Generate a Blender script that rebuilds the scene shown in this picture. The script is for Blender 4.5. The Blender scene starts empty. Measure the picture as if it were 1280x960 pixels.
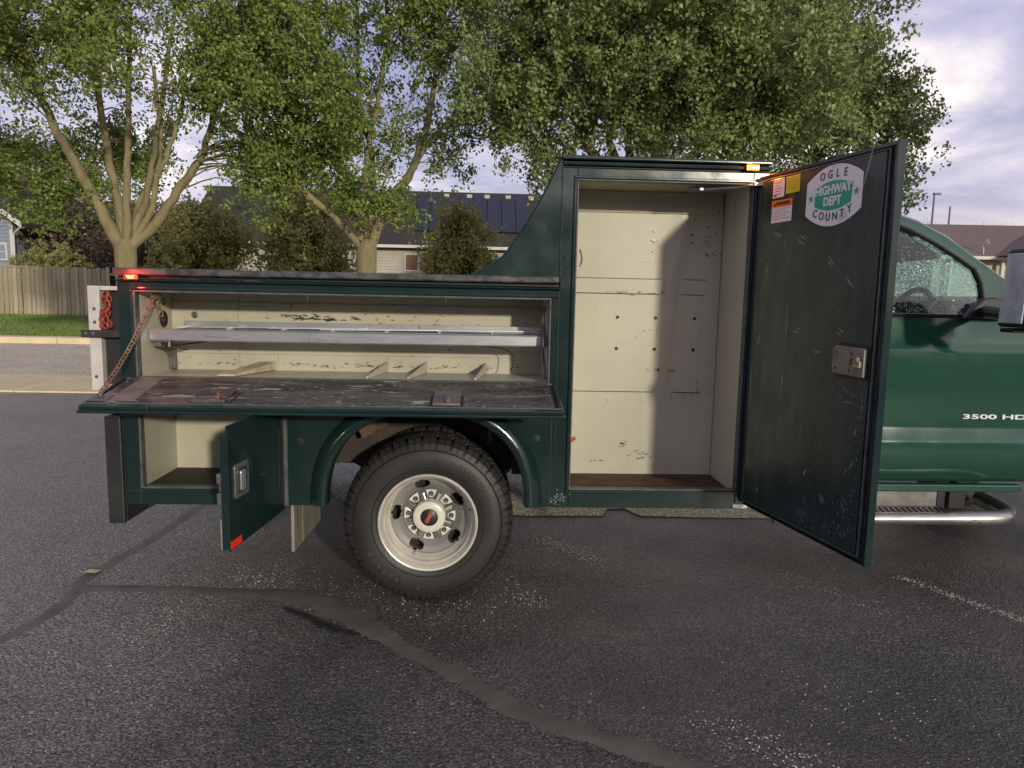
import bpy, math, random
import numpy as np
from mathutils import Vector, Matrix
random.seed(7); RNG = np.random.default_rng(11)
S = bpy.context.scene; COL = S.collection
R = math.radians

# ------------------------------------------------------------------ camera
cam = bpy.data.cameras.new('camera'); co = bpy.data.objects.new('camera', cam); COL.objects.link(co)
P, YW, RO = R(7.1), R(2.6), R(1.15)
fw = Vector((math.sin(YW)*math.cos(P), math.cos(YW)*math.cos(P), -math.sin(P)))
rt = Vector((math.cos(YW), -math.sin(YW), 0)); up = rt.cross(fw)
r2 = rt*math.cos(RO)+up*math.sin(RO); u2 = -rt*math.sin(RO)+up*math.cos(RO)
m = Matrix((r2, u2, -fw)).transposed().to_4x4(); m.translation = (0, 0, 1.47)
co.matrix_world = m
cam.sensor_width = 36; cam.lens = 36*888/1280; cam.clip_start = .05; cam.clip_end = 3000
S.camera = co

# ------------------------------------------------------------------ light
SUN_AZ, SUN_EL = R(157), R(12)     # azimuth clockwise from +Y
sd = Vector((math.sin(SUN_AZ)*math.cos(SUN_EL), math.cos(SUN_AZ)*math.cos(SUN_EL), math.sin(SUN_EL)))
sl = bpy.data.lights.new('sun', 'SUN'); so = bpy.data.objects.new('sun', sl); COL.objects.link(so)
sl.energy = 2.45; sl.angle = R(2.2); sl.color = (1, .92, .74)
so.rotation_euler = sd.to_track_quat('Z', 'Y').to_euler(); so.location = (8, -14, 8)
S.view_settings.view_transform = 'Standard'; S.view_settings.look = 'None'
S.view_settings.exposure = .15; S.view_settings.gamma = 1; S.view_settings.use_curve_mapping = False

class NT:
    def __init__(s, nt): s.nt = nt; s.nt.nodes.clear()
    def n(s, t, ins=None, **kw):
        nd = s.nt.nodes.new(t)
        for k, v in kw.items(): setattr(nd, k, v)
        if ins:
            for k, v in ins.items():
                if isinstance(v, tuple) and len(v) == 2 and hasattr(v[0], 'bl_idname'): s.nt.links.new(v[0].outputs[v[1]], nd.inputs[k])
                else: nd.inputs[k].default_value = v
        return nd
    def l(s, a, ao, b, bi): s.nt.links.new(a.outputs[ao], b.inputs[bi])
    def ramp(s, src, so_, stops, interp='LINEAR'):
        nd = s.nt.nodes.new('ShaderNodeValToRGB'); nd.color_ramp.interpolation = interp
        e = nd.color_ramp.elements
        while len(e) < len(stops): e.new(.5)
        for i, (p, c) in enumerate(stops):
            e[i].position = p; e[i].color = (c, c, c, 1) if isinstance(c, (int, float)) else (*c, 1)
        s.nt.links.new(src.outputs[so_], nd.inputs[0]); return nd
    def math(s, op, a, b=None, clamp=False):
        nd = s.nt.nodes.new('ShaderNodeMath'); nd.operation = op; nd.use_clamp = clamp
        for i, v in enumerate((a, b)):
            if v is None: continue
            if isinstance(v, tuple): s.nt.links.new(v[0].outputs[v[1]], nd.inputs[i])
            else: nd.inputs[i].default_value = v
        return nd
    def mix(s, f, a, b, blend='MIX'):
        nd = s.nt.nodes.new('ShaderNodeMix'); nd.data_type = 'RGBA'; nd.blend_type = blend
        for i, v in ((0, f), (6, a), (7, b)):
            if isinstance(v, tuple) and len(v) == 2 and hasattr(v[0], 'bl_idname'): s.nt.links.new(v[0].outputs[v[1]], nd.inputs[i])
            elif i == 0: nd.inputs[0].default_value = v
            else: nd.inputs[i].default_value = (*v, 1)
        return nd

# ------------------------------------------------------------------ dusk sky with broken cloud
w = bpy.data.worlds.new('World'); S.world = w; w.use_nodes = True
t = NT(w.node_tree)
tc = t.n('ShaderNodeTexCoord')
sky = t.n('ShaderNodeTexSky', sky_type='NISHITA', sun_disc=False, sun_elevation=SUN_EL, sun_rotation=SUN_AZ)
sep = t.n('ShaderNodeSeparateXYZ', {'Vector': (tc, 'Generated')})
zz = t.math('ADD', t.math('ABSOLUTE', (sep, 2)) and (t.nt.nodes[-1], 0), .16)
px = t.math('DIVIDE', (sep, 0), (zz, 0)); py = t.math('DIVIDE', (sep, 1), (zz, 0))
cv = t.n('ShaderNodeCombineXYZ', {'X': (px, 0), 'Y': (py, 0), 'Z': 0.3})
n1 = t.n('ShaderNodeTexNoise', {'Vector': (cv, 0), 'Scale': 1.15, 'Detail': 7.0, 'Roughness': .58, 'Distortion': .5})
n2 = t.n('ShaderNodeTexNoise', {'Vector': (cv, 0), 'Scale': .45, 'Detail': 3.0, 'Roughness': .5})
cs = t.math('ADD', (t.math('MULTIPLY', (n1, 0), .62), 0), (t.math('MULTIPLY', (n2, 0), .38), 0))
cl = t.ramp(cs, 0, [(.40, (2.9, 3.0, 4.9)), (.485, (4.3, 4.3, 6.5)), (.555, (6.9, 6.4, 8.1)), (.64, (13.5, 12.0, 11.0))])
# warm band low on the horizon
hz = t.ramp(sep, 2, [(0.0, 1.0), (.03, .75), (.12, .12), (.25, 0.0)])
warm = t.mix((hz, 0), (cl, 0), (12.5, 10.2, 8.2))
sk = t.mix(.82, (sky, 0), (warm, 2))
bg = t.n('ShaderNodeBackground', {'Color': (sk, 2), 'Strength': .1})
t.l(bg, 0, t.n('ShaderNodeOutputWorld'), 0)

# ------------------------------------------------------------------ materials
MATS = {}
def pm(name, base, rough=.5, metal=0, col2=None, cs=6, cr=(.35, .65), spots=None, bump=(0, 0), rvar=0, coat=0, spec=.5,
       stretch=(1, 1, 1), scr=None, trans=0, ior=1.45, emis=None, spots2=None, orand=0):
    """procedural principled material: base + blotches(col2) + spots (colour, scale, threshold) + scratches"""
    if name in MATS: return MATS[name]
    mt = bpy.data.materials.new(name); mt.use_nodes = True; t = NT(mt.node_tree); MATS[name] = mt
    tc = t.n('ShaderNodeTexCoord')
    mp = t.n('ShaderNodeMapping', {'Vector': (tc, 'Object'), 'Scale': stretch})
    p = t.n('ShaderNodeBsdfPrincipled', {'Roughness': rough, 'Metallic': metal, 'Specular IOR Level': spec, 'Coat Weight': coat, 'Coat Roughness': .08, 'IOR': ior, 'Transmission Weight': trans})
    cur = None
    if col2:
        nz = t.n('ShaderNodeTexNoise', {'Vector': (mp, 0), 'Scale': cs, 'Detail': 6.0, 'Roughness': .6})
        rp = t.ramp(nz, 0, [(cr[0], 0.0), (cr[1], 1.0)])
        cur = t.mix((rp, 0), base, col2)
    for sp in (spots, spots2):
        if not sp: continue
        nz = t.n('ShaderNodeTexNoise', {'Vector': (mp, 0), 'Scale': sp[1], 'Detail': 5.0, 'Roughness': .65, 'Distortion': .4})
        rp = t.ramp(nz, 0, [(sp[2], 0.0), (sp[2]+.035, 1.0)])
        cur = t.mix((rp, 0), (cur, 2) if cur else base, sp[0])
    if scr:
        for k, (ax, rot) in enumerate((((28, 28, 1.5), .5), ((2, 2, 40), -.35))):
            m2 = t.n('ShaderNodeMapping', {'Vector': (tc, 'Object'), 'Scale': ax, 'Rotation': (rot, rot*1.3, .4)})
            nz = t.n('ShaderNodeTexNoise', {'Vector': (m2, 0), 'Scale': scr[1], 'Detail': 3.0, 'Roughness': .6})
            rp = t.ramp(nz, 0, [(scr[2], 0.0), (scr[2]+.03, 1.0)])
            cur = t.mix((rp, 0), (cur, 2) if cur else base, scr[0])
    if orand:
        oi = t.n('ShaderNodeObjectInfo'); rr = t.ramp(oi, 'Random', [(0, 1-orand), (1, 1+orand*.6)]); cur = t.mix(1.0, (cur, 2) if cur else base, (rr, 0), 'MULTIPLY')
    if cur: t.l(cur, 2, p, 'Base Color')
    else: p.inputs['Base Color'].default_value = (*base, 1)
    if rvar:
        nz = t.n('ShaderNodeTexNoise', {'Vector': (mp, 0), 'Scale': 9.0, 'Detail': 5.0})
        rp = t.n('ShaderNodeMapRange', {'Value': (nz, 0), 'From Min': .3, 'From Max': .7, 'To Min': max(0, rough-rvar), 'To Max': rough+rvar})
        t.l(rp, 0, p, 'Roughness')
    if bump[1]:
        nz = t.n('ShaderNodeTexNoise', {'Vector': (mp, 0), 'Scale': bump[0], 'Detail': 6.0, 'Roughness': .6})
        b = t.n('ShaderNodeBump', {'Height': (nz, 0), 'Strength': bump[1], 'Distance': .02 if name == 'tree_bark' else .004})
        t.l(b, 0, p, 'Normal')
    if emis:
        p.inputs['Emission Color'].default_value = (*emis[0], 1); p.inputs['Emission Strength'].default_value = emis[1]
    t.l(p, 0, t.n('ShaderNodeOutputMaterial'), 0)
    return mt

GREEN = pm('body_green_paint', (.0065, .020, .019), .20, col2=(.010, .027, .0255), cs=3, rvar=.07, coat=.4, bump=(2.5, .25), spots=((.10, .12, .11), 38, .735), scr=((.06, .09, .085), 1.3, .73))
DOORIN = pm('door_inner_green', (.018, .033, .031), .33, col2=(.055, .068, .062), cs=4, cr=(.46, .86), stretch=(2.5, 2.5, .6), rvar=.12, coat=.15, spots=((.14, .155, .145), 30, .70), scr=((.15, .17, .16), 1.2, .70), bump=(3, .3))
CABG = pm('cab_green_paint', (.013, .060, .037), .15, col2=(.016, .070, .045), cs=2, rvar=.05, coat=.8, spots=((.16, .22, .18), 60, .73))
CREAM = pm('cream_liner_paint', (.48, .455, .36), .5, col2=(.385, .365, .285), cs=1.7, spots=((.12, .10, .075), 9, .69), spots2=((.30, .24, .15), 22, .70), scr=((.22, .20, .16), 1.5, .70), bump=(4, .25), coat=.1)
CREAM2 = pm('white_liner_paint', (.50, .475, .37), .42, col2=(.40, .38, .295), cs=1.4, spots=((.16, .13, .10), 15, .725), spots2=((.33, .2, .11), 26, .73), scr=((.3, .28, .23), 1.2, .73), bump=(1.6, .5), coat=.1)
RUST = pm('rusty_floor', (.10, .05, .022), .7, col2=(.035, .02, .012), cs=9, cr=(.3, .6), spots=((.22, .12, .05), 14, .62), bump=(25, .6), stretch=(1, 2, 1))
BLKFL = pm('dirty_black_floor', (.02, .018, .015), .7, col2=(.04, .033, .026), cs=12, bump=(20, .6))
WORN = pm('worn_door_face', (.095, .085, .07), .28, col2=(.035, .032, .029), cs=5, cr=(.36, .56), spots=((.26, .23, .20), 11, .60), spots2=((.10, .06, .04), 7, .62), stretch=(.7, 3.2, 1), scr=((.30, .28, .25), 1.5, .64), rvar=.12)
BLACK = pm('black_rubber', (.012, .012, .013), .5, bump=(40, .2))
GASK = pm('grey_gasket', (.10, .11, .11), .45, bump=(30, .3), col2=(.05, .055, .055), cs=20)
GREYM = pm('weathered_zinc', (.23, .22, .21), .42, .6, col2=(.15, .14, .135), cs=16, bump=(20, .3), spots=((.13, .08, .05), 20, .66))
ALU = pm('aluminium', (.62, .63, .65), .30, .75, col2=(.50, .51, .53), cs=8, scr=((.28, .29, .30), 1.2, .68), stretch=(1, 4, 4))
CHROME = pm('tube_steel', (.52, .50, .47), .26, .9, col2=(.42, .40, .37), cs=10, rvar=.1, bump=(14, .25))
RIMS = pm('white_steel_rim', (.66, .62, .53), .33, .15, col2=(.46, .44, .40), cs=9, spots=((.20, .10, .045), 12, .655), spots2=((.35, .26, .16), 28, .67), bump=(20, .3))
RIML = pm('wheel_liner_steel', (.34, .34, .34), .22, .85, col2=(.24, .24, .24), cs=7, rvar=.1, spots=((.15, .10, .06), 18, .68))
DISCM = pm('grey_painted_disc', (.33, .325, .31), .26, .35, col2=(.25, .245, .23), cs=7, rvar=.08, spots=((.26, .17, .09), 12, .66), spots2=((.5, .48, .44), 30, .68))
HUBM = pm('hub_face_steel', (.30, .295, .285), .24, .6, col2=(.22, .215, .205), cs=9, rvar=.08)
POCK = pm('polished_pocket', (.72, .71, .68), .3, .2)
IVORY = pm('ivory_hub_cap', (.66, .64, .56), .32, coat=.3, col2=(.6, .57, .5), cs=20)
TYRE = pm('tyre_rubber', (.019, .018, .018), .5, col2=(.030, .028, .026), cs=7, bump=(60, .35), spots=((.07, .065, .06), 30, .70))
TYREL = pm('tyre_lettering', (.075, .072, .068), .5, bump=(60, .2))
CHAINM = pm('rusty_chain', (.30, .19, .13), .5, .5, col2=(.20, .11, .06), cs=40)
REDCH = pm('red_chain_paint', (.40, .06, .035), .5, .2, col2=(.2, .05, .03), cs=30)
FRAMEM = pm('underbody_dark', (.022, .020, .018), .7, col2=(.045, .032, .022), cs=8, bump=(20, .6))
UNDRUST = pm('underbody_rust', (.13, .085, .055), .8, col2=(.05, .035, .025), cs=10, bump=(25, .8))
PALEP = pm('pale_tailgate_paint', (.62, .58, .55), .45, col2=(.5, .46, .43), cs=10, spots=((.15, .09, .06), 22, .66))
RUBST = pm('tread_edge_grey', (.085, .085, .085), .5, col2=(.03, .03, .03), cs=26, cr=(.42, .58), stretch=(.6, 1, 1), bump=(50, .8))
MUDF = pm('mud_flap_grey', (.27, .25, .21), .6, col2=(.15, .135, .11), cs=10, stretch=(1, 6, .6), bump=(20, .4))
GLASSR = None
def glass(name, tint, drop, dens, alpha=.86):
    mt = bpy.data.materials.new(name); mt.use_nodes = True; t = NT(mt.node_tree); MATS[name] = mt
    tc = t.n('ShaderNodeTexCoord')
    v = t.n('ShaderNodeTexVoronoi', {'Vector': (tc, 'Object'), 'Scale': 85.0, 'Randomness': 1.0})
    nz = t.n('ShaderNodeTexNoise', {'Vector': (tc, 'Object'), 'Scale': 60.0, 'Detail': 4.0})
    d = t.ramp(v, 'Distance', [(dens*.7, 1.0), (dens, 0.0)])
    g = t.ramp(nz, 0, [(.44, 0.0), (.56, 1.0)])
    msk = t.math('MULTIPLY', (d, 0), (g, 0))
    bp = t.n('ShaderNodeBump', {'Height': (msk, 0), 'Strength': .8, 'Distance': .002})
    tr = t.n('ShaderNodeBsdfTransparent', {'Color': (*tint, 1)})
    gl = t.n('ShaderNodeBsdfGlossy', {'Roughness': .04, 'Color': (.8, .85, .83, 1), 'Normal': (bp, 0)})
    df = t.n('ShaderNodeBsdfDiffuse', {'Color': (*drop, 1)}); tl = t.n('ShaderNodeBsdfTranslucent', {'Color': (*drop, 1)})
    dd = t.n('ShaderNodeMixShader', {0: .6, 1: (df, 0), 2: (tl, 0)})
    fr = t.n('ShaderNodeFresnel', {'IOR': 1.5})
    a = t.n('ShaderNodeMixShader', {0: (fr, 0), 1: (tr, 0), 2: (gl, 0)})
    mk = t.math('MULTIPLY', (msk, 0), alpha)
    b = t.n('ShaderNodeMixShader', {0: (mk, 0), 1: (a, 0), 2: (dd, 0)})
    t.l(b, 0, t.n('ShaderNodeOutputMaterial'), 0); return mt
SIDEGL = glass('wet_side_glass', (.62, .82, .76), (.62, .74, .70), .46, .62)
WINDSH = glass('wet_windshield', (.62, .92, .82), (.80, .98, .90), .80, .85)
BADGE = pm('badge_chrome', (.80, .80, .80), .3, .2)
BLKP = pm('black_plastic', (.018, .018, .02), .4, bump=(60, .2))
MIRR = pm('grey_mirror_shell', (.40, .41, .39), .3, .1, col2=(.33, .34, .32), cs=5, spots=((.1, .1, .1), 35, .68), coat=.3)
WHT = pm('sticker_white', (.78, .76, .74), .4, spots=((.6, .57, .55), 8, .6))
STG = pm('sticker_green', (.02, .36, .19), .4); BLKI = pm('black_print', (.015, .015, .015), .5)
YEL = pm('sticker_yellow', (.72, .58, .02), .4, col2=(.6, .5, .05), cs=40); ORG = pm('sticker_orange', (.80, .22, .03), .4)
GRYT = pm('grey_print', (.33, .32, .31), .5); REDP = pm('red_print', (.55, .06, .05), .5)
REFL = pm('red_reflector', (.75, .03, .02), .3, emis=None)
REDL = pm('red_marker_lens', (.9, .02, .01), .3, emis=((1, .07, .02), 14)); AMBL = pm('amber_marker_lens', (.9, .3, .02), .3, emis=((1, .24, .02), 12))
LENSR = pm('red_lens_rim', (.7, .01, .01), .25); LENSA = pm('amber_lens_rim', (.8, .18, .01), .25)

# ------------------------------------------------------------------ mesh builder
def mv(M, p): return tuple(M @ Vector(p)) if M else tuple(p)
class MB:
    def __init__(s): s.v = []; s.f = []; s.mi = []
    def add(s, v, f, mi=0, M=None):
        o = len(s.v); s.v += [mv(M, p) for p in v]; s.f += [tuple(i+o for i in q) for q in f]; s.mi += [mi]*len(f); return s
    def box(s, x0, x1, y0, y1, z0, z1, mi=0, M=None):
        v = [(x, y, z) for z in (z0, z1) for y in (y0, y1) for x in (x0, x1)]
        return s.add(v, [(0, 2, 3, 1), (4, 5, 7, 6), (0, 1, 5, 4), (2, 6, 7, 3), (0, 4, 6, 2), (1, 3, 7, 5)], mi, M)
    def prism(s, poly, a, b, axis='y', mi=0, M=None):
        n = len(poly)
        def P(p, h): return {'y': (p[0], h, p[1]), 'x': (h, p[0], p[1]), 'z': (p[0], p[1], h)}[axis]
        v = [P(p, a) for p in poly]+[P(p, b) for p in poly]
        return s.add(v, [tuple(range(n)), tuple(range(2*n-1, n-1, -1))]+[(i, i+n, (i+1) % n+n, (i+1) % n) for i in range(n)], mi, M)
    def tube(s, pts, r, seg=8, mi=0, M=None, caps=True):
        pts = [Vector(p) for p in pts]; n = len(pts); rr = r if isinstance(r, (list, tuple)) else [r]*n
        v = []; f = []; ref = None
        for i in range(n):
            d = (pts[min(i+1, n-1)]-pts[max(i-1, 0)]).normalized()
            if ref is None: ref = Vector((0, 0, 1)) if abs(d.z) < .9 else Vector((1, 0, 0))
            a = d.cross(ref).normalized(); b = a.cross(d).normalized(); ref = b
            for k in range(seg):
                q = 2*math.pi*k/seg; v.append(tuple(pts[i]+(a*math.cos(q)+b*math.sin(q))*rr[i]))
        for i in range(n-1):
            for k in range(seg):
                k2 = (k+1) % seg; f.append((i*seg+k, i*seg+k2, (i+1)*seg+k2, (i+1)*seg+k))
        if caps: f += [tuple(range(seg))[::-1], tuple(range((n-1)*seg, n*seg))]
        return s.add(v, f, mi, M)
    def lathe(s, prof, c, seg=48, mi=0, axis='y', close=False):
        """prof: list of (radius, offset along axis)"""
        v = []; f = []; n = len(prof)
        for k in range(seg):
            q = 2*math.pi*k/seg
            for (r, h) in prof:
                if axis == 'y': v.append((c[0]+r*math.cos(q), c[1]+h, c[2]+r*math.sin(q)))
                elif axis == 'z': v.append((c[0]+r*math.cos(q), c[1]+r*math.sin(q), c[2]+h))
                else: v.append((c[0]+h, c[1]+r*math.cos(q), c[2]+r*math.sin(q)))
        for k in range(seg):
            k2 = (k+1) % seg
            for i in range(n-1): f.append((k*n+i, k*n+i+1, k2*n+i+1, k2*n+i))
        return s.add(v, f, mi)
    def build(s, name, mats, parent=None, smooth=False, bevel=0, angle=35, kind=None, loc=None, label=None):
        me = bpy.data.meshes.new(name)
        o = bpy.data.objects.new(name, me); COL.objects.link(o)
        org = Vector((0, 0, 0))
        if parent is not None:
            o.parent = parent; q = parent
            while q is not None: org += q.location; q = q.parent
        if loc is not None: o.location = Vector(loc)-org; org = Vector(loc)
        me.from_pydata([tuple(Vector(p)-org) for p in s.v], [], s.f)
        for mm in (mats if isinstance(mats, (list, tuple)) else [mats]): me.materials.append(mm)
        if any(s.mi): me.polygons.foreach_set('material_index', s.mi)
        me.validate(); me.update()
        if smooth:
            me.polygons.foreach_set('use_smooth', [True]*len(me.polygons))
            me.set_sharp_from_angle(angle=R(angle))
        if bevel:
            b = o.modifiers.new('bevel', 'BEVEL'); b.width = bevel; b.segments = 2; b.limit_method = 'ANGLE'; b.angle_limit = R(40)
        if kind: o['kind'] = kind
        if label: o['label'] = label
        return o
def bevel_box(*a): return MB().box(*a)
def tag(o, label, cat, group=None, kind=None):
    if label: o['label'] = label
    if cat: o['category'] = cat
    if group: o['group'] = group
    if kind: o['kind'] = kind
    return o
def thing(name, label, cat, loc=(0, 0, 0), group=None, kind=None):
    o = bpy.data.objects.new(name, None); COL.objects.link(o); o.location = loc; o.empty_display_size = .2
    return tag(o, label, cat, group, kind)
def struct(name, mb, mats, **k):
    return mb.build(name, mats, kind='structure', **k)
def text_geo(txt, size, ext=.0006, bold=0, sx=1.0):
    cu = bpy.data.curves.new('t', 'FONT'); cu.body = txt; cu.size = size; cu.extrude = ext; cu.offset = bold; cu.align_x = 'CENTER'; cu.align_y = 'CENTER'
    cu.resolution_u = 3
    ob = bpy.data.objects.new('t', cu); COL.objects.link(ob); bpy.context.view_layer.update()
    me = bpy.data.meshes.new_from_object(ob.evaluated_get(bpy.context.evaluated_depsgraph_get()))
    v = [(p.co.x*sx, p.co.y, p.co.z) for p in me.vertices]; f = [tuple(q.vertices) for q in me.polygons]
    bpy.data.objects.remove(ob); bpy.data.curves.remove(cu); bpy.data.meshes.remove(me)
    return v, f

# ================================================================== SETTING: ground
def asphalt(name, c1, c2, light, wet=True):
    mt = bpy.data.materials.new(name); mt.use_nodes = True; t = NT(mt.node_tree)
    tc = t.n('ShaderNodeTexCoord')
    v = t.n('ShaderNodeTexVoronoi', {'Vector': (tc, 'Object'), 'Scale': 150.0, 'Randomness': 1.0})
    v2 = t.n('ShaderNodeTexVoronoi', {'Vector': (tc, 'Object'), 'Scale': 60.0, 'Randomness': 1.0})
    nb = t.n('ShaderNodeTexNoise', {'Vector': (tc, 'Object'), 'Scale': .75, 'Detail': 8.0, 'Roughness': .68})
    nf = t.n('ShaderNodeTexNoise', {'Vector': (tc, 'Object'), 'Scale': 90.0, 'Detail': 4.0, 'Roughness': .7})
    big = t.ramp(nb, 0, [(.40, 0.0), (.62, 1.0)])
    base = t.mix((big, 0), c1, c2)
    if wet:      # lighter towards the truck's rear: sky reflection and lamp light put into the colour
        sx = t.n('ShaderNodeSeparateXYZ', {'Vector': (tc, 'Object')}); nd_ = t.n('ShaderNodeTexNoise', {'Vector': (tc, 'Object'), 'Scale': .9, 'Detail': 6.0, 'Roughness': .62})
        mk = t.math('ADD', (t.math('MULTIPLY', (sx, 0), -.28), 0), (t.math('MULTIPLY', (nd_, 0), .9), 0)); mr_ = t.ramp(mk, 0, [(.60, 0.0), (1.0, .85)])
        base = t.mix((mr_, 0), (base, 2), (.25, .23, .205))
    st = t.ramp(v, 'Color', [(0.0, .18), (.45, .75), (.85, 1.8), (.95, 3.0), (1.0, 6.0)])
    a = t.mix(1.0, (base, 2), (st, 0), 'MULTIPLY')
    nl = t.ramp(nf, 0, [(.30, .35), (.52, 1.0), (.75, 1.6)])
    a2 = t.mix(1.0, (a, 2), (nl, 0), 'MULTIPLY')
    spk = t.ramp(v2, 'Color', [(.955, 0.0), (.965, 1.0)]); sm = t.math('MULTIPLY', (spk, 0), (t.ramp(nb, 0, [(.45, 0.0), (.62, 1.0)]), 0))
    a3 = t.mix((sm, 0), (a2, 2), light)
    h = t.math('ADD', (t.math('MULTIPLY', (t.ramp(v, 'Distance', [(0, 1.0), (.7, 0.0)]), 0), .6), 0), (t.math('ADD', (t.math('MULTIPLY', (nf, 0), .9), 0), (t.math('MULTIPLY', (t.ramp(v2, 'Distance', [(0, 1.0), (.8, 0.0)]), 0), .7), 0)), 0))
    bp = t.n('ShaderNodeBump', {'Height': (h, 0), 'Strength': .9, 'Distance': .011})
    nw = t.n('ShaderNodeTexNoise', {'Vector': (tc, 'Object'), 'Scale': .8, 'Detail': 5.0})
    ro = t.n('ShaderNodeMapRange', {'Value': (nw, 0), 'From Min': .35, 'From Max': .65, 'To Min': .24 if wet else .75, 'To Max': .46 if wet else .9})
    p = t.n('ShaderNodeBsdfPrincipled', {'Base Color': (a3, 2), 'Roughness': (ro, 0), 'Normal': (bp, 0), 'Specular IOR Level': .5 if wet else .3})
    t.l(p, 0, t.n('ShaderNodeOutputMaterial'), 0); return mt
ASPH = asphalt('wet_asphalt', (.060, .057, .051), (.118, .111, .100), (.34, .32, .29))
DRY_LIT = asphalt('dry_asphalt_lit', (.50, .47, .40), (.60, .56, .48), (.7, .66, .58), False)
STREETM = asphalt('street_grey', (.62, .54, .40), (.72, .63, .47), (.8, .72, .58), False)
CONC = pm('sidewalk_concrete', (.76, .62, .37), .8, col2=(.64, .53, .33), cs=2.5, spots=((.2, .18, .14), 18, .66), bump=(60, .6), orand=.12)
SEALM = pm('crack_sealant', (.135, .120, .096), .5, col2=(.088, .078, .064), cs=5, spots=((.12, .11, .095), 60, .70), bump=(18, .5), rvar=.1)
TARW = pm('wet_tar_patch', (.018, .018, .018), .22, col2=(.03, .03, .03), cs=20, bump=(60, .9))
GRASS = pm('lawn_soil', (.045, .075, .018), .9, col2=(.07, .10, .03), cs=3, bump=(30, 1))
TERR = pm('terrain_grass', (.05, .07, .025), .95, col2=(.07, .08, .03), cs=.4)

g = MB(); g.add([(-900, -900, -.06), (900, -900, -.06), (900, 1400, -.06), (-900, 1400, -.06)], [(0, 1, 2, 3)]); struct('terrain', g, TERR)
g = MB(); g.add([(-60, -40, 0), (60, -40, 0), (60, 10.1, 0), (-60, 10.1, 0)], [(0, 1, 2, 3)]); struct('parking_lot', g, ASPH)
g = MB(); g.add([(-60, 11.9, -.01), (60, 11.9, -.01), (60, 19.0, -.01), (-60, 19.0, -.01)], [(0, 1, 2, 3)]); struct('street', g, STREETM)
# dry patch under the truck, with lamp light painted into its pale colour
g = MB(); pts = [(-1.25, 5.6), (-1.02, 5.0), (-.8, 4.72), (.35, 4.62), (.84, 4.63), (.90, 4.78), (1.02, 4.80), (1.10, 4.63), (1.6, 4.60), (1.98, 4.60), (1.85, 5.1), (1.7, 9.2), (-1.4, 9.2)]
g.add([(x, y, .004) for x, y in pts], [tuple(range(len(pts)))]); struct('dry_pavement_lit', g, DRY_LIT)
# ribbons of crack sealant
def ribbon(pts, w0, z, seed, n=26):
    rnd = random.Random(seed); P_ = [Vector((p[0], p[1], 0)) for p in pts]; out = []
    W = [(p[2] if len(p) > 2 else w0)*.8 for p in pts]
    def cr(a, b, c, d, u): return .5*((2*b)+(-a+c)*u+(2*a-5*b+4*c-d)*u*u+(-a+3*b-3*c+d)*u**3)
    cs_ = []
    for i in range(len(P_)-1):
        a, b, c, d = P_[max(i-1, 0)], P_[i], P_[i+1], P_[min(i+2, len(P_)-1)]
        for k in range(n): cs_.append((cr(a, b, c, d, k/n), W[i]+(W[i+1]-W[i])*k/n))
    cs_.append((P_[-1], W[-1]))
    v = []; L = len(cs_)
    for i, (p, ww) in enumerate(cs_):
        dr = (cs_[min(i+1, L-1)][0]-cs_[max(i-1, 0)][0]).normalized(); nn = Vector((-dr.y, dr.x, 0))
        e1 = ww*(.5+rnd.uniform(-.10, .10)+.06*math.sin(i*.37+seed)); e2 = ww*(.5+rnd.uniform(-.10, .10)+.06*math.sin(i*.29))
        if i in (0, L-1): e1 *= .3; e2 *= .3
        for e, zz_ in ((-e2, .0005), (-e2*.6, z), (0, z+.001), (e1*.6, z), (e1, .0005)):
            q = p+nn*e; v.append((q.x, q.y, zz_))
    f = [(i*5+k, i*5+k+1, (i+1)*5+k+1, (i+1)*5+k) for i in range(L-1) for k in range(4)]
    return v, f
g = MB()
for i, (pts, w0) in enumerate([([(-2.9, 2.25), (-2.35, 2.60), (-1.99, 2.9), (-1.93, 3.30), (-1.99, 3.55), (-1.93, 4.0), (-1.90, 4.67), (-1.93, 5.6), (-2.2, 7.2)], .085),
                         ([(-1.98, 3.42, .12), (-1.6, 3.42, .09), (-1.2, 3.38, .12), (-.84, 3.32, .20), (-.55, 3.10, .20), (-.32, 2.84, .11), (-.08, 2.62, .12), (.14, 2.38, .13), (.36, 2.24, .12), (.70, 2.04, .12), (1.1, 1.7, .12)], .1)]):
    v, f = ribbon(pts, w0, .0035+.001*i, i); g.add(v, f)
struct('crack_sealant', g, SEALM, smooth=True, angle=60)
g = MB(); v, f = ribbon([(-.90, 3.20, .03), (-.78, 3.12, .06), (-.66, 3.02, .075), (-.55, 2.95, .05), (-.50, 2.93, .03)], .06, .0075, 9, 14); g.add(v, f)
struct('wet_tar_streak', g, TARW, smooth=True, angle=60)
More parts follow.
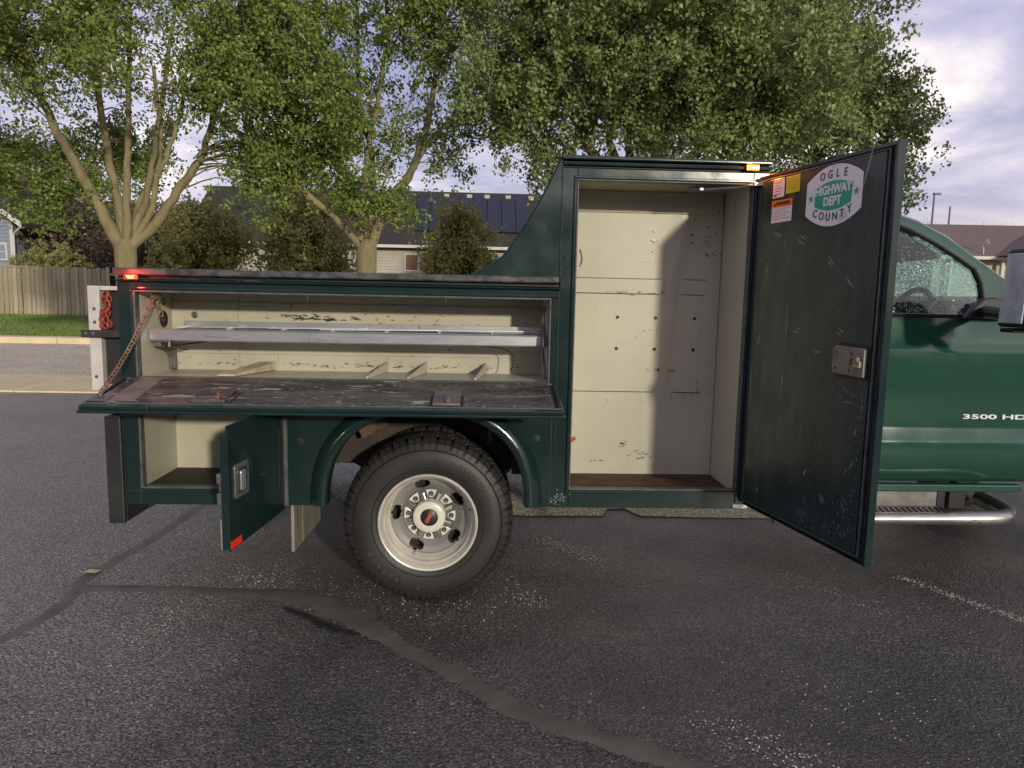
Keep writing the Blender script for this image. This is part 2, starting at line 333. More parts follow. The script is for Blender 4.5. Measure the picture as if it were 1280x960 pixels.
# light grit lying on the asphalt
def grit():
    g = MB(); rnd = random.Random(5)
    def st(x, y, s):
        a = rnd.uniform(0, 6.28); v = []
        for k in range(4):
            q = a+k*1.57; v.append((x+math.cos(q)*s*rnd.uniform(.6, 1.1), y+math.sin(q)*s*rnd.uniform(.6, 1.1), .001))
        v.append((x, y, s*rnd.uniform(.6, 1.0))); g.add(v, [(0, 1, 4), (1, 2, 4), (2, 3, 4), (3, 0, 4)])
    lines = [((2.29, 3.58), (2.62, 2.98), 380, .022), ((1.62, 3.62), (2.0, 3.12), 90, .05), ((.35, 4.2), (.72, 3.78), 230, .05), ((.15, 3.55), (.30, 3.2), 90, .04), ((-1.35, 3.6), (-1.0, 3.5), 170, .07), ((-1.35, 3.35), (-1.45, 2.75), 150, .09), ((.8, 2.3), (1.1, 2.05), 170, .05), ((-.7, 3.5), (.1, 3.1), 150, .12), ((1.2, 2.5), (1.7, 2.2), 60, .09)]
    for a, b, n, wd in lines:
        for _ in range(n):
            u = rnd.random(); st(a[0]+(b[0]-a[0])*u+rnd.gauss(0, wd), a[1]+(b[1]-a[1])*u+rnd.gauss(0, wd), rnd.uniform(.002, .0055))
    for _ in range(1300):
        x = rnd.uniform(-3.5, 3.5); y = rnd.uniform(1.9, 6.5); st(x, y, rnd.uniform(.0015, .0045))
    return g
o = grit().build('loose_grit', pm('pale_grit', (.62, .58, .50), .7, col2=(.30, .28, .25), cs=30), kind='stuff'); tag(o, 'pale loose grit scattered over the wet asphalt', 'grit')
g = MB(); g.add([(-2.03, 3.60, .012), (-2.00, 3.575, .02), (-1.955, 3.585, .014), (-1.94, 3.61, .022), (-1.965, 3.635, .013), (-2.01, 3.63, .018)], [(0, 1, 2), (0, 2, 5), (2, 3, 4), (2, 4, 5)])
o = g.build('fallen_leaf', pm('dry_leaf', (.50, .40, .22), .7)); tag(o, 'dry tan leaf lying where the crack sealant lines meet', 'leaf')

# sidewalk slabs (pieces), kerb stones
sw = MB(); sw.add([(-60, 10.05, -.05), (60, 10.05, -.05), (60, 11.95, -.05), (-60, 11.95, -.05)], [(0, 1, 2, 3)]); sw = struct('sidewalk', sw, pm('joint_dirt', (.12, .11, .09), .9), loc=(0, 11, 0))
me0 = None
for i in range(30):
    x = -27+i*1.52
    if me0 is None:
        b = MB().box(-.752, .752, -.93, .93, -.05, .022); o = b.build('slab', CONC, sw, bevel=.008); me0 = o.data
    else:
        o = bpy.data.objects.new('slab', me0); COL.objects.link(o); o.parent = sw
        bm_ = o.modifiers.new('bevel', 'BEVEL'); bm_.width = .008
    o.location = (x, 0, random.uniform(-.004, .004)+.0); 
    if i == 0: o.data.transform(Matrix.Translation((0, 11, 0)))
kb = MB(); kb.box(-60, 60, 18.99, 19.55, -.05, .10); kb = struct('kerb', kb, pm('kerb_base', (.2, .18, .15), .9), loc=(0, 19.2, 0)); me1 = None
for i in range(18):
    x = -34+i*2.42
    if me1 is None:
        b = MB().box(-1.2, 1.2, -.24, .34, -.02, .145); o = b.build('kerb_stone', CONC, kb, bevel=.02); me1 = o.data; o.data.transform(Matrix.Translation((0, 19.2, 0)))
    else:
        o = bpy.data.objects.new('kerb_stone', me1); COL.objects.link(o); o.parent = kb
    o.location = (x, 0, 0)
# lawn rising to the fence, real grass blades in front part
g = MB(); NX, NY = 40, 14; v = []; 
def lawnz(x, y):
    u = max(0, min(1, (y-19.5)/7.5)); return .12+.26*u*u*(3-2*u)+.02*math.sin(x*.7)*u
for j in range(NY):
    y = 19.5+(45*(j/(NY-1))**1.8)
    for i in range(NX): x = -60+120*i/(NX-1); v.append((x, y, lawnz(x, y)))
g.add(v, [(j*NX+i, j*NX+i+1, (j+1)*NX+i+1, (j+1)*NX+i) for j in range(NY-1) for i in range(NX-1)])
struct('lawn', g, GRASS, smooth=True, angle=80)
def np_mesh(name, V, F4, mats, parent=None, kind=None, nv=4):
    me = bpy.data.meshes.new(name); me.vertices.add(len(V)); me.vertices.foreach_set('co', V.astype(np.float32).ravel())
    nf = len(F4); me.loops.add(nf*nv); me.polygons.add(nf)
    me.loops.foreach_set('vertex_index', F4.astype(np.int32).ravel()); me.polygons.foreach_set('loop_start', np.arange(0, nf*nv, nv, dtype=np.int32))
    me.update(calc_edges=True); me.materials.append(mats)
    o = bpy.data.objects.new(name, me); COL.objects.link(o)
    if parent is not None: o.parent = parent
    if kind: o['kind'] = kind
    return o
def grass(n, x0, x1, y0, y1, h, zf, name, label, mat):
    x = RNG.uniform(x0, x1, n); y = RNG.uniform(y0, y1, n); z = np.array([zf(a, b) for a, b in zip(x, y)])
    a = RNG.uniform(0, 6.28, n); hh = RNG.uniform(.5, 1.2, n)*h; w_ = .012+.008*RNG.random(n)
    lx = RNG.normal(0, .35, n)*hh; ly = RNG.normal(0, .35, n)*hh
    V = np.zeros((n, 3, 3)); V[:, 0] = np.c_[x-np.cos(a)*w_, y-np.sin(a)*w_, z-.01]; V[:, 1] = np.c_[x+np.cos(a)*w_, y+np.sin(a)*w_, z-.01]; V[:, 2] = np.c_[x+lx, y+ly, z+hh]
    o = np_mesh(name, V.reshape(-1, 3), np.arange(n*3).reshape(-1, 3), mat, kind='stuff', nv=3); tag(o, label, 'grass'); return o
GB = pm('grass_blades', (.12, .20, .04), .7, col2=(.17, .22, .06), cs=1.2)
grass(60000, -26, -8.5, 19.6, 27.0, .07, lawnz, 'lawn_grass', 'short mown green grass between the kerb and the wooden fence', GB)
grass(900, -12.6, -10.9, 13.3, 13.9, .10, lambda a, b: -.01, 'street_weeds', 'tuft of weeds growing in the street joint at the far left', GB)

# ================================================================== TREES
BARK = pm('tree_bark', (.27, .225, .115), .85, col2=(.15, .125, .065), cs=4, bump=(22, 1.0), stretch=(1, 1, .45), spots=((.20, .19, .09), 3, .56))
def leafmat(name, a, b, c):
    mt = bpy.data.materials.new(name); mt.use_nodes = True; t = NT(mt.node_tree)
    tc = t.n('ShaderNodeTexCoord')
    n1 = t.n('ShaderNodeTexNoise', {'Vector': (tc, 'Object'), 'Scale': 1.3, 'Detail': 3.0}); n2 = t.n('ShaderNodeTexNoise', {'Vector': (tc, 'Object'), 'Scale': 16.0, 'Detail': 2.0})
    c1 = t.mix((t.ramp(n1, 0, [(.38, 0.0), (.62, 1.0)]), 0), a, b); c2 = t.mix((t.ramp(n2, 0, [(.55, 0.0), (.75, 1.0)]), 0), (c1, 2), c)
    p = t.n('ShaderNodeBsdfPrincipled', {'Base Color': (c2, 2), 'Roughness': .42, 'Specular IOR Level': .4})
    tl = t.n('ShaderNodeBsdfTranslucent', {'Color': (c2, 2)})
    mx = t.n('ShaderNodeMixShader', {0: .30, 1: (p, 0), 2: (tl, 0)}); t.l(mx, 0, t.n('ShaderNodeOutputMaterial'), 0); return mt
LEAF = leafmat('pear_leaf', (.155, .225, .042), (.205, .27, .06), (.30, .34, .10))
LEAF2 = leafmat('pear_leaf_pale', (.19, .255, .075), (.235, .30, .10), (.34, .39, .17))
LEAF3 = leafmat('dark_leaf', (.08, .12, .035), (.11, .15, .045), (.14, .18, .06))
SHR = leafmat('shrub_leaf', (.26, .27, .085), (.31, .30, .10), (.36, .33, .13))
SHRD = leafmat('dark_shrub_leaf', (.08, .07, .04), (.11, .07, .05), (.13, .10, .05))
def leaves(C, per, sg, L, name, mat, parent, org, droop=.5):
    """many small leaf faces round the cluster centres C"""
    C = np.asarray(C); n = len(C)*per
    idx = np.repeat(np.arange(len(C)), per); sc = RNG.uniform(.65, 1.25, len(C))[idx][:, None]
    # sub-clumps give light and dark lumps
    sub = RNG.normal(0, 1, (len(C)*5, 3))*np.array(sg)*.95; k = idx*5+RNG.integers(0, 5, n)
    c = C[idx]+sub[k]*sc+RNG.normal(0, 1, (n, 3))*np.array(sg)*.34*sc
    d = RNG.normal(0, 1, (n, 3)); d[:, 2] -= droop; d /= np.linalg.norm(d, axis=1)[:, None]
    q = RNG.normal(0, 1, (n, 3)); w_ = np.cross(d, q); w_ /= np.linalg.norm(w_, axis=1)[:, None]
    l = (L*RNG.uniform(.6, 1.2, n))[:, None]; wd = l*.34
    nrm = np.cross(d, w_)
    V = np.stack([c, c+d*l*.45+w_*wd+nrm*l*.08, c+d*l, c+d*l*.45-w_*wd+nrm*l*.08], 1).reshape(-1, 3)-np.array(org)
    return np_mesh(name, V, np.arange(n*4).reshape(-1, 4), mat, parent, 'stuff')
def smooth_path(pts, n=5, jit=0, rnd=random):
    P_ = [Vector(p) for p in pts]; out = []
    for i in range(len(P_)-1):
        a, b, c, d = P_[max(i-1, 0)], P_[i], P_[i+1], P_[min(i+2, len(P_)-1)]
        for k in range(n):
            u = k/n; q = .5*((2*b)+(-a+c)*u+(2*a-5*b+4*c-d)*u*u+(-a+3*b-3*c+d)*u**3)
            if jit and (i or k): q += Vector([rnd.gauss(0, jit) for _ in range(3)])
            out.append(q)
    out.append(P_[-1]); return out
def tree(label, base, trunk_r, fork, limbs, ells, per, sg, L, mat, seed, twr=.012, bare=None, group='trees rising behind the truck'):
    rnd = random.Random(seed); root = thing('pear_tree', label, 'tree', base, group)
    tb = MB(); nodes = []
    b = Vector(base); f = Vector(fork)
    tb.tube([b+Vector((0, 0, -.1)), b+Vector((0, 0, .15)), b.lerp(f, .5), f, f+Vector((0, 0, .12))], [trunk_r*1.5, trunk_r*1.12, trunk_r, trunk_r*1.12, trunk_r*.7], 14)
    for pts, r0, r1 in limbs:
        pts = [tuple(f-Vector((0, 0, .12)))]+list(pts)
        sp = smooth_path(pts, 6, .012, rnd); n = len(sp)
        rr = [(r0+(r1-r0)*(i/(n-1))**.8)*(1+rnd.uniform(-.07, .07)) for i in range(n)]; tb.tube(sp, rr, 11)
        nodes += [(p, r) for p, r in zip(sp[4:], rr[4:])]
    C = []
    for (cx, cy, cz, rx, ry, rz, n, shell) in ells:
        nb_ = max(2, n//6); sp_ = min(.36, .55*min(rx, ry, rz))
        for _ in range(nb_):      # boughs, each carrying several leaf clusters
            d = Vector((rnd.gauss(0, 1), rnd.gauss(0, 1), rnd.gauss(0, 1))).normalized(); u = rnd.random()**shell
            bc = Vector((cx+d.x*rx*u, cy+d.y*ry*u, cz+d.z*rz*u))
            for _ in range(round(n/nb_)): C.append(bc+Vector((rnd.gauss(0, sp_), rnd.gauss(0, sp_), rnd.gauss(0, sp_*.85))))
    NP = np.array([tuple(p) for p, r in nodes])
    for c in C:
        dist = np.linalg.norm(NP-np.array(c), axis=1)+np.maximum(0, NP[:, 2]-c.z)*1.2; k = int(dist.argmin()); a = nodes[k][0]; ra = min(nodes[k][1]*.4, .018)
        dv_ = c-a
        if dv_.length > 3.2: continue
        mid = a+dv_*.45+Vector((rnd.gauss(0, .1), rnd.gauss(0, .1), .12*dv_.length+rnd.gauss(0, .05)))
        tb.tube(smooth_path([a, mid, c], 3), [max(twr*.6, ra*(1-i/6.5)) for i in range(7)], 4, caps=False)
        for _ in range(2):
            e = c+Vector((rnd.gauss(0, .28), rnd.gauss(0, .28), rnd.gauss(.05, .28))); tb.tube([mid.lerp(c, .6), e], [twr*.6, twr*.25], 3, caps=False)
    if bare:
        for pts, r0 in bare:
            sp = smooth_path(pts, 5, .02, rnd); tb.tube(sp, [r0*(1-.75*i/(len(sp)-1)) for i in range(len(sp))], 4, caps=False)
    tb.build('trunk', BARK, root, smooth=True, angle=60)
    leaves([tuple(c) for c in C], per, sg, L, 'crown', mat, root, base)
    return root
Y1 = 12.3
tree('leftmost pear tree, forked low above the red marker light and fence', (-5.95, Y1, 0), .155, (-5.94, Y1, 2.15),
     [([(-6.25, Y1-.1, 2.71), (-6.6, Y1-.2, 3.48), (-6.9, Y1-.3, 4.2), (-7.4, Y1-.3, 5.6)], .115, .05), ([(-6.15, Y1+.2, 3.12), (-6.35, Y1+.3, 4.1), (-6.5, Y1+.3, 6)], .10, .04),
      ([(-5.88, Y1, 3.0), (-5.80, Y1, 4.12), (-5.7, Y1, 6.2)], .085, .03), ([(-5.70, Y1+.3, 3.0), (-5.56, Y1+.4, 3.94), (-5.2, Y1+.5, 6)], .075, .03), ([(-5.82, Y1+.3, 2.9), (-5.52, Y1+.5, 3.7), (-5.62, Y1+.6, 5.2)], .06, .03),
      ([(-5.45, Y1-.1, 2.73), (-5.30, Y1-.2, 3.2), (-5.0, Y1-.3, 3.75), (-4.7, Y1-.3, 4.7)], .06, .03), ([(-5.32, Y1, 2.7), (-4.8, Y1, 3.4), (-4.5, Y1, 4.0), (-4.2, Y1, 5.2)], .095, .04),
      ([(-6.4, Y1+.2, 2.7), (-7.1, Y1+.3, 3.15), (-8.2, Y1+.4, 3.6)], .05, .03)],
     [(-6.3, Y1-.5, 5.8, 3.0, 2.0, 1.75, 170, .6), (-8.3, Y1-.5, 5.0, 1.7, 1.4, 1.3, 80, .6), (-8.3, Y1, 3.6, 1.3, 1.0, .5, 40, .5), (-6.4, Y1+1.2, 3.7, 2.6, .6, .75, 60, .6), (-4.0, Y1-.2, 4.9, 1.0, 1.2, 1.0, 65, .6), (-3.9, Y1+.1, 3.4, .55, .6, .45, 14, .5), (-7.3, Y1+.4, 3.1, .9, .6, .35, 16, .5), (-5.0, Y1, 7.2, 3.5, 2, 1.2, 110, .6)],
     230, (.24, .24, .25), .068, LEAF, 1)
tree('middle pear tree with open branching crown in front of the dark house roof', (-1.92, 12.0, 0), .15, (-1.90, 12.0, 2.2),
     [([(-2.07, 12, 2.62), (-2.38, 12, 3.72), (-2.63, 12, 4.6), (-2.7, 12, 6.3)], .09, .04), ([(-2.2, 11.9, 2.46), (-3.03, 11.9, 3.2), (-3.9, 11.8, 3.95), (-4.6, 11.7, 4.5)], .07, .035),
      ([(-1.93, 12.1, 2.97), (-1.87, 12.1, 3.86), (-1.62, 12.1, 5.1), (-1.6, 12.1, 6.6)], .07, .025), ([(-1.93, 12.3, 2.9), (-1.85, 12.4, 3.61), (-2.06, 12.4, 4.72), (-2.1, 12.4, 6.4)], .07, .025),
      ([(-1.55, 11.9, 2.85), (-1.09, 11.9, 3.57), (-.82, 11.9, 4.6), (-.6, 11.9, 6.2)], .095, .035), ([(-1.2, 11.9, 3.4), (-.58, 11.8, 4.2), (.1, 11.7, 4.6), (.7, 11.7, 5.3)], .05, .02)],
     [(-3.1, 11.6, 5.1, 1.3, 1.1, 1.3, 62, .6), (-2.0, 11.8, 5.9, 1.8, 1.4, .8, 55, .6), (-.7, 11.9, 5.8, .9, 1.0, .8, 30, .6), (-2.5, 12.8, 4.2, 1.2, .5, 1.0, 26, .7), (-3.0, 11.9, 3.65, .75, .8, .45, 34, .6), (-.65, 11.9, 3.9, .55, .5, .45, 16, .5), (-2.3, 11.9, 4.2, .6, .7, .5, 22, .6), (-1.3, 11.9, 2.9, .5, .5, .25, 6, .5), (-2.2, 11.6, 3.0, .5, .3, .25, 7, .5), (-1.8, 12, 7.2, 3.0, 2, 1.0, 90, .6), (.0, 11.7, 4.5, .45, .5, .45, 13, .6)],
     200, (.21, .21, .23), .068, LEAF, 2,
     bare=[([(-1.35, 11.9, 3.1), (-.95, 11.8, 3.9), (-.9, 11.7, 4.9)], .02), ([(-1.7, 12, 3.0), (-1.4, 11.9, 3.9), (-1.15, 11.9, 4.7), (-1.2, 11.9, 5.3)], .022), ([(-1.4, 11.9, 3.9), (-1.05, 11.8, 4.2), (-.7, 11.8, 4.15)], .012), ([(-1.15, 11.9, 4.6), (-.95, 11.8, 5.0), (-1.1, 11.8, 5.5)], .01), ([(-.6, 11.8, 3.4), (-.2, 11.8, 3.9), (.3, 11.8, 4.1)], .012)])
tree('large dense pale green pear tree rising behind the tall cabinet', (2.5, 11.4, 0), .17, (2.45, 11.4, 2.7),
     [([(2.0, 11.4, 3.3), (1.5, 11.3, 4.0), (.9, 11.2, 5.0), (.5, 11.2, 6.0)], .10, .04), ([(2.2, 11.5, 3.4), (1.9, 11.5, 4.3), (1.7, 11.5, 6.2)], .09, .035), ([(2.35, 11.6, 3.5), (2.3, 11.7, 4.6), (2.2, 11.7, 6.5)], .09, .035), ([(1.7, 11.4, 3.2), (1.1, 11.4, 3.7), (.6, 11.4, 3.9)], .05, .02),
      ([(2.75, 11.5, 3.5), (2.9, 11.5, 4.6), (3.2, 11.5, 6.3)], .09, .035), ([(2.9, 11.3, 3.4), (3.5, 11.2, 3.9), (4.2, 11.1, 4.4), (4.7, 11, 5.2)], .09, .035)],
     [(1.5, 10.9, 5.3, 1.75, 1.5, 1.35, 150, .55), (3.2, 10.6, 5.4, 1.75, 1.6, 1.5, 185, .55), (4.0, 10.5, 4.45, 1.0, 1.1, .7, 100, .55), (2.6, 11.2, 4.5, 2.3, 1.2, .6, 90, .6), (.35, 11.2, 5.0, .65, .9, .9, 50, .6), (2.5, 11.0, 7.2, 2.3, 1.8, 1.1, 140, .6), (.35, 11.3, 4.0, .45, .5, .3, 9, .6), (1.15, 11.3, 3.75, .45, .5, .35, 12, .5)],
     240, (.20, .20, .25), .068, LEAF2, 3, bare=[([(1.2, 11.3, 3.7), (.7, 11.2, 3.9), (.25, 11.2, 3.8), (-.1, 11.1, 3.9)], .014), ([(.8, 11.2, 3.85), (.45, 11.2, 3.65), (.2, 11.2, 3.6)], .009)])
tree('dark green tree with uneven right edge standing behind the pale pear tree', (7.2, 16.0, 0), .2, (7.2, 16, 2.2),
     [([(6.7, 16, 3.5), (6.0, 16, 5.0), (5.6, 16, 7)], .12, .05), ([(7.3, 16, 3.6), (7.4, 16, 5.2), (7.3, 16, 7.5)], .12, .05), ([(7.8, 16, 3.3), (8.8, 16, 4.3), (9.6, 16, 5.4)], .10, .03), ([(8.0, 16, 3.1), (9.0, 16, 3.6), (9.9, 16, 4.0)], .07, .03)],
     [(6.7, 15.8, 6.2, 2.1, 1.8, 2.2, 220, .55), (7.9, 15.9, 5.9, 1.1, 1.2, 1.6, 125, .6), (8.9, 16, 5.7, .6, .8, .7, 36, .6), (8.8, 16, 4.3, .5, .8, .6, 26, .6), (8.2, 16, 3.6, .8, .8, .5, 26, .6), (6.5, 16, 8.2, 2.2, 2, 1.0, 80, .6), (9.4, 16, 5.4, .25, .5, .25, 6, .6)],
     120, (.27, .27, .27), .095, LEAF3, 4)

def shrub(label, base, ells, per, sg, L, mat, seed, name='shrub', cat='shrub'):
    rnd = random.Random(seed); root = thing(name, label, cat, base, 'shrubs and bushes in front of the houses' if cat == 'shrub' else None); tb = MB(); C = []
    for (cx, cy, cz, rx, ry, rz, n, sh) in ells:
        for _ in range(n):
            d = Vector((rnd.gauss(0, 1), rnd.gauss(0, 1), rnd.gauss(0, 1))).normalized(); u = rnd.random()**sh; C.append((cx+d.x*rx*u, cy+d.y*ry*u, cz+d.z*rz*u))
    b = Vector(base)
    for c in C[::6]: tb.tube([b+Vector((rnd.gauss(0, .12), rnd.gauss(0, .12), -.05)), b.lerp(Vector(c), .5)+Vector((0, 0, .2)), Vector(c)], [.04, .025, .01], 4, caps=False)
    tb.build('trunk', BARK, root); leaves(C, per, sg, L, 'crown', mat, root, base); return root
shrub('loose olive shrub right of the leftmost tree trunk', (-8.7, 22.5, .25), [(-8.7, 22.5, 2.4, 1.35, 1.1, 1.7, 120, .5), (-8.6, 22.5, 3.6, .7, .7, .7, 26, .6), (-8.0, 22.3, 2.8, .9, .8, 1.0, 40, .5)], 110, (.22, .22, .24), .11, SHR, 11)
shrub('wide drooping olive shrub left of the middle tree trunk', (-5.3, 22.0, .25), [(-5.3, 22, 2.5, 1.55, 1.3, 1.75, 210, .5), (-5.4, 22, 3.9, .8, .8, .65, 40, .6)], 130, (.2, .2, .3), .11, SHR, 12)
shrub('rounded olive shrub below the solar panels beside the curved fairing', (-.65, 20.0, .2), [(-.65, 20, 2.2, 1.05, 1.0, 1.35, 130, .5), (-.7, 20, 3.35, .5, .5, .6, 30, .6)], 130, (.17, .17, .26), .10, SHR, 13)
shrub('dark reddish bush beyond the fence beside the blue house', (-20.2, 35.5, .3), [(-20.0, 35.5, 3.2, 2.2, 1.5, 2.6, 130, .5), (-18.4, 36, 2.8, 1.6, 1.4, 2.2, 70, .5)], 110, (.4, .4, .4), .18, SHRD, 14)
shrub('low rounded clipped bush peeking over the fence top', (-18.9, 32.5, .3), [(-18.9, 32.5, 1.6, 1.75, 1.2, 1.7, 150, .25)], 120, (.18, .18, .15), .10, SHR, 15)
shrub('dark evergreen bush between the fence end and the leftmost trunk', (-14.3, 31, .3), [(-14.5, 31, 2.4, 1.9, 1.3, 2.3, 130, .5), (-12.6, 30.5, 2.0, 1.5, 1.2, 1.9, 90, .5)], 110, (.35, .35, .35), .16, SHRD, 16)
shrub('green tree showing pale sky gaps behind the dark bushes', (-17.6, 40, .3), [(-17.6, 40, 4.4, 3.0, 2.0, 1.8, 60, .6), (-12.5, 40, 4.2, 2.6, 1.6, 1.5, 60, .6)], 110, (.4, .4, .4), .18, LEAF3, 17, 'tree', 'tree')

# ================================================================== FENCE
WOOD = pm('weathered_fence_wood', (.44, .375, .25), .85, col2=(.30, .255, .165), cs=5, stretch=(4, 4, .5), bump=(16, .8), spots=((.10, .09, .06), 7, .64), orand=.28)
fn = thing('wooden_fence', 'weathered wooden privacy fence of vertical pickets along the lawn', 'fence', (-16, 27, .35))
r = MB()
for z in (.55, 1.25, 1.9): r.box(-27, -12.2, 27.04, 27.08, z, z+.09)
r.build('rail', WOOD, fn); 
r = MB()
for i in range(7): r.box(-27+i*2.44-.05, -27+i*2.44+.05, 27.08, 27.18, .2, 2.15)
r.build('post_row', WOOD, fn, kind='stuff')
mes = []
for k in range(4):
    b = MB(); h = 1.80+k*.012; b.prism([(-.07, 0), (.07, 0), (.07, h-.03), (.045, h), (-.045, h), (-.07, h-.03)], -.012, .012); 
    b.v = [(x, y, z) for x, y, z in b.v]; o = b.build('picket', WOOD); mes.append(o.data); bpy.data.objects.remove(o)
x = -26.9; i = 0
while x < -13.6:
    o = bpy.data.objects.new('picket', mes[random.randrange(4)]); COL.objects.link(o); o.parent = fn
    o.location = (x+16, random.uniform(-.012, .012), random.uniform(-.02, .02)); o.rotation_euler = (0, random.uniform(-.008, .008), 0); x += random.uniform(.150, .168)
c = MB(); c.box(-27, -19.0, 26.96, 27.06, 2.14, 2.20); c.box(-18.98, -16.4, 26.96, 27.06, 2.13, 2.19); c.build('cap_board', WOOD, fn)
fg = thing('fence_gate', 'darker short section of picket fence set back at the fence end', 'fence', (-13.2, 28, .35))
b = MB(); b.box(-13.9, -11.5, 28.05, 28.09, .7, .8); b.box(-13.9, -11.5, 28.05, 28.09, 1.85, 1.95); b.build('rail', WOOD, fg)
for k in range(15):
    o = bpy.data.objects.new('picket', mes[k % 4]); COL.objects.link(o); o.parent = fg; o.location = (-13.85+k*.16+13.2, 0, 0)

# ================================================================== HOUSES
SIDING = pm('tan_siding', (.42, .39, .32), .7, col2=(.37, .34, .28), cs=2); SIDB = pm('blue_grey_siding', (.25, .27, .34), .7, col2=(.22, .24, .31), cs=2)
ROOF = pm('dark_shingles', (.028, .025, .024), .9, col2=(.045, .04, .038), cs=9, cr=(.3, .7), stretch=(1, .4, 2), bump=(25, 1)); ROOFB = pm('brown_shingles', (.13, .095, .085), .9, col2=(.17, .125, .11), cs=8, bump=(25, 1))
TRIM = pm('white_trim', (.55, .53, .50), .6); PANE = pm('window_pane', (.03, .035, .04), .08, coat=.5); CURT = pm('brown_curtain', (.22, .13, .07), .8, col2=(.14, .08, .05), cs=6, stretch=(6, 1, 1)); SOLAR = pm('solar_glass', (.008, .009, .016), .3, coat=.25, col2=(.010, .012, .022), cs=2)
def siding(x0, x1, y, z0, z1, lap=.13, mb=None):
    mb = mb or MB(); z = z0
    while z < z1-.01:
        zt = min(z+lap, z1); mb.add([(x0, y-.035, z), (x1, y-.035, z), (x1, y, zt), (x0, y, zt), (x0, y, z), (x1, y, z)], [(0, 1, 2, 3), (0, 4, 5, 1)]); z += lap
    return mb
hs = thing('long_house', 'long single storey house with dark shingle roof and solar panels', 'house', (-6, 42, .3))
MB().box(-14.9, 3.0, 38.02, 46, .2, 4.0).build('wall', SIDING, hs)
siding(-14.9, 3.0, 38.0, .3, 3.98, .15).build('siding', SIDING, hs, kind='stuff')
r = MB(); zs = lambda y: 4.0+(y-37.6)*(7.3-4.0)/(42-37.6)
r.add([(-15.4, 37.5, 3.93), (3.5, 37.5, 3.93), (3.5, 42, 7.3), (-15.4, 42, 7.3), (-15.4, 46.5, 3.93), (3.5, 46.5, 3.93), (-15.4, 37.5, 3.78), (3.5, 37.5, 3.78), (3.5, 46.5, 3.78), (-15.4, 46.5, 3.78)],
      [(0, 1, 2, 3), (3, 2, 5, 4), (6, 7, 1, 0), (1, 7, 8, 5, 2), (0, 3, 4, 9, 6), (6, 9, 8, 7)]); r.build('roof', ROOF, hs)
r = MB()
for k in range(26):   # shingle courses proud of the deck
    u0 = k/26; y = 37.5+4.5*u0; z = 3.93+3.37*u0; r.box(-15.4, 3.5, y, y+.04, z-.01, z+.03)
r.build('shingle_course', ROOF, hs, kind='stuff')
MB().box(-15.4, 3.5, 37.40, 37.5, 3.80, 3.95).build('gutter', TRIM, hs, bevel=.01)
wd = MB().box(-4.05, -3.28, 37.93, 38.0, 2.62, 3.55); wd = wd.build('window', TRIM, hs); MB().box(-3.97, -3.36, 37.915, 37.93, 2.70, 3.47).build('curtain', CURT, wd); 
nd = Vector((0, 4.5, 3.37)).normalized(); sl_me = None
for i in range(8):
    x0 = -3.62+i*.78
    if i > 7: break
    b = MB(); c0 = Vector((x0, 38.55, 4.716)); e = nd*3.75; n_ = Vector((0, -3.37, 4.5)).normalized()*.07
    p = [c0, c0+Vector((.75, 0, 0)), c0+Vector((.75, 0, 0))+e, c0+e]; b.add([tuple(q+n_*.7) for q in p]+[tuple(q+n_*1.6) for q in p], [(4, 5, 6, 7), (0, 1, 5, 4), (1, 2, 6, 5), (2, 3, 7, 6), (3, 0, 4, 7)])
    b.build('solar_panel', SOLAR, hs)
for x0 in (-10.2, -2.2, .1, 1.3, -.9, 2.6): MB().box(x0, x0+.3, 41.3, 41.6, 6.85, 7.10).build('roof_vent', SIDING, hs, bevel=.02)
hb = thing('blue_house', 'blue grey lap sided two storey house corner at the left edge', 'house', (-24, 38, .3))
MB().box(-30, -21.45, 34.03, 44, .2, 4.55).build('wall', SIDB, hb); siding(-30, -21.45, 34.0, .3, 4.5, .16).build('siding', SIDB, hb, kind='stuff')
g = MB(); g.prism([(-30, 4.5), (-21.45, 4.5), (-25.7, 7.7)], 34.03, 44); g.build('gable', SIDB, hb)
z = 4.5; sg_ = MB()
while z < 7.6: sg_.add([(-30+(z-4.5)*1.33, 33.98, z), (-21.45-(z-4.5)*1.33, 33.98, z), (-21.45-(z+.16-4.5)*1.33, 34.0, z+.16), (-30+(z+.16-4.5)*1.33, 34, z+.16)], [(0, 1, 2, 3)]); z += .16
sg_.build('gable_siding', SIDB, hb, kind='stuff')
r = MB()
for sx in (1, -1):
    a = -25.7; e0 = a+sx*5.0; r.add([(a, 33.5, 7.85), (e0, 33.5, 4.25), (e0, 44, 4.25), (a, 44, 7.85), (a, 33.5, 7.67), (e0, 33.5, 4.07), (e0, 44, 4.07), (a, 44, 7.67)], [(0, 1, 2, 3), (4, 7, 6, 5), (0, 4, 5, 1), (1, 5, 6, 2)])
r.build('roof', ROOF, hb)
r = MB()
for sx in (1, -1):
    a = -25.7; e0 = a+sx*5.0; r.add([(a, 33.46, 7.9), (e0, 33.46, 4.3), (e0, 33.46, 4.05), (a, 33.46, 7.62), (a, 33.5, 7.9), (e0, 33.5, 4.3), (e0, 33.5, 4.05), (a, 33.5, 7.62)], [(0, 1, 2, 3), (7, 6, 5, 4), (0, 4, 5, 1), (1, 5, 6, 2)])
r.build('fascia', TRIM, hb); MB().box(-21.52, -21.38, 33.93, 33.99, .3, 4.2).build('corner_board', TRIM, hb); MB().tube([(-20.8, 33.6, 4.1), (-21.3, 33.85, 3.8), (-21.34, 33.85, .4)], .045, 8).build('downpipe', TRIM, hb)
wb = MB().box(-22.9, -21.66, 33.90, 33.97, 2.6, 3.4).build('window', TRIM, hb); MB().box(-22.82, -21.74, 33.885, 33.90, 2.68, 3.32).build('pane', pm('pale_pane', (.2, .24, .30), .1, coat=.5), wb)
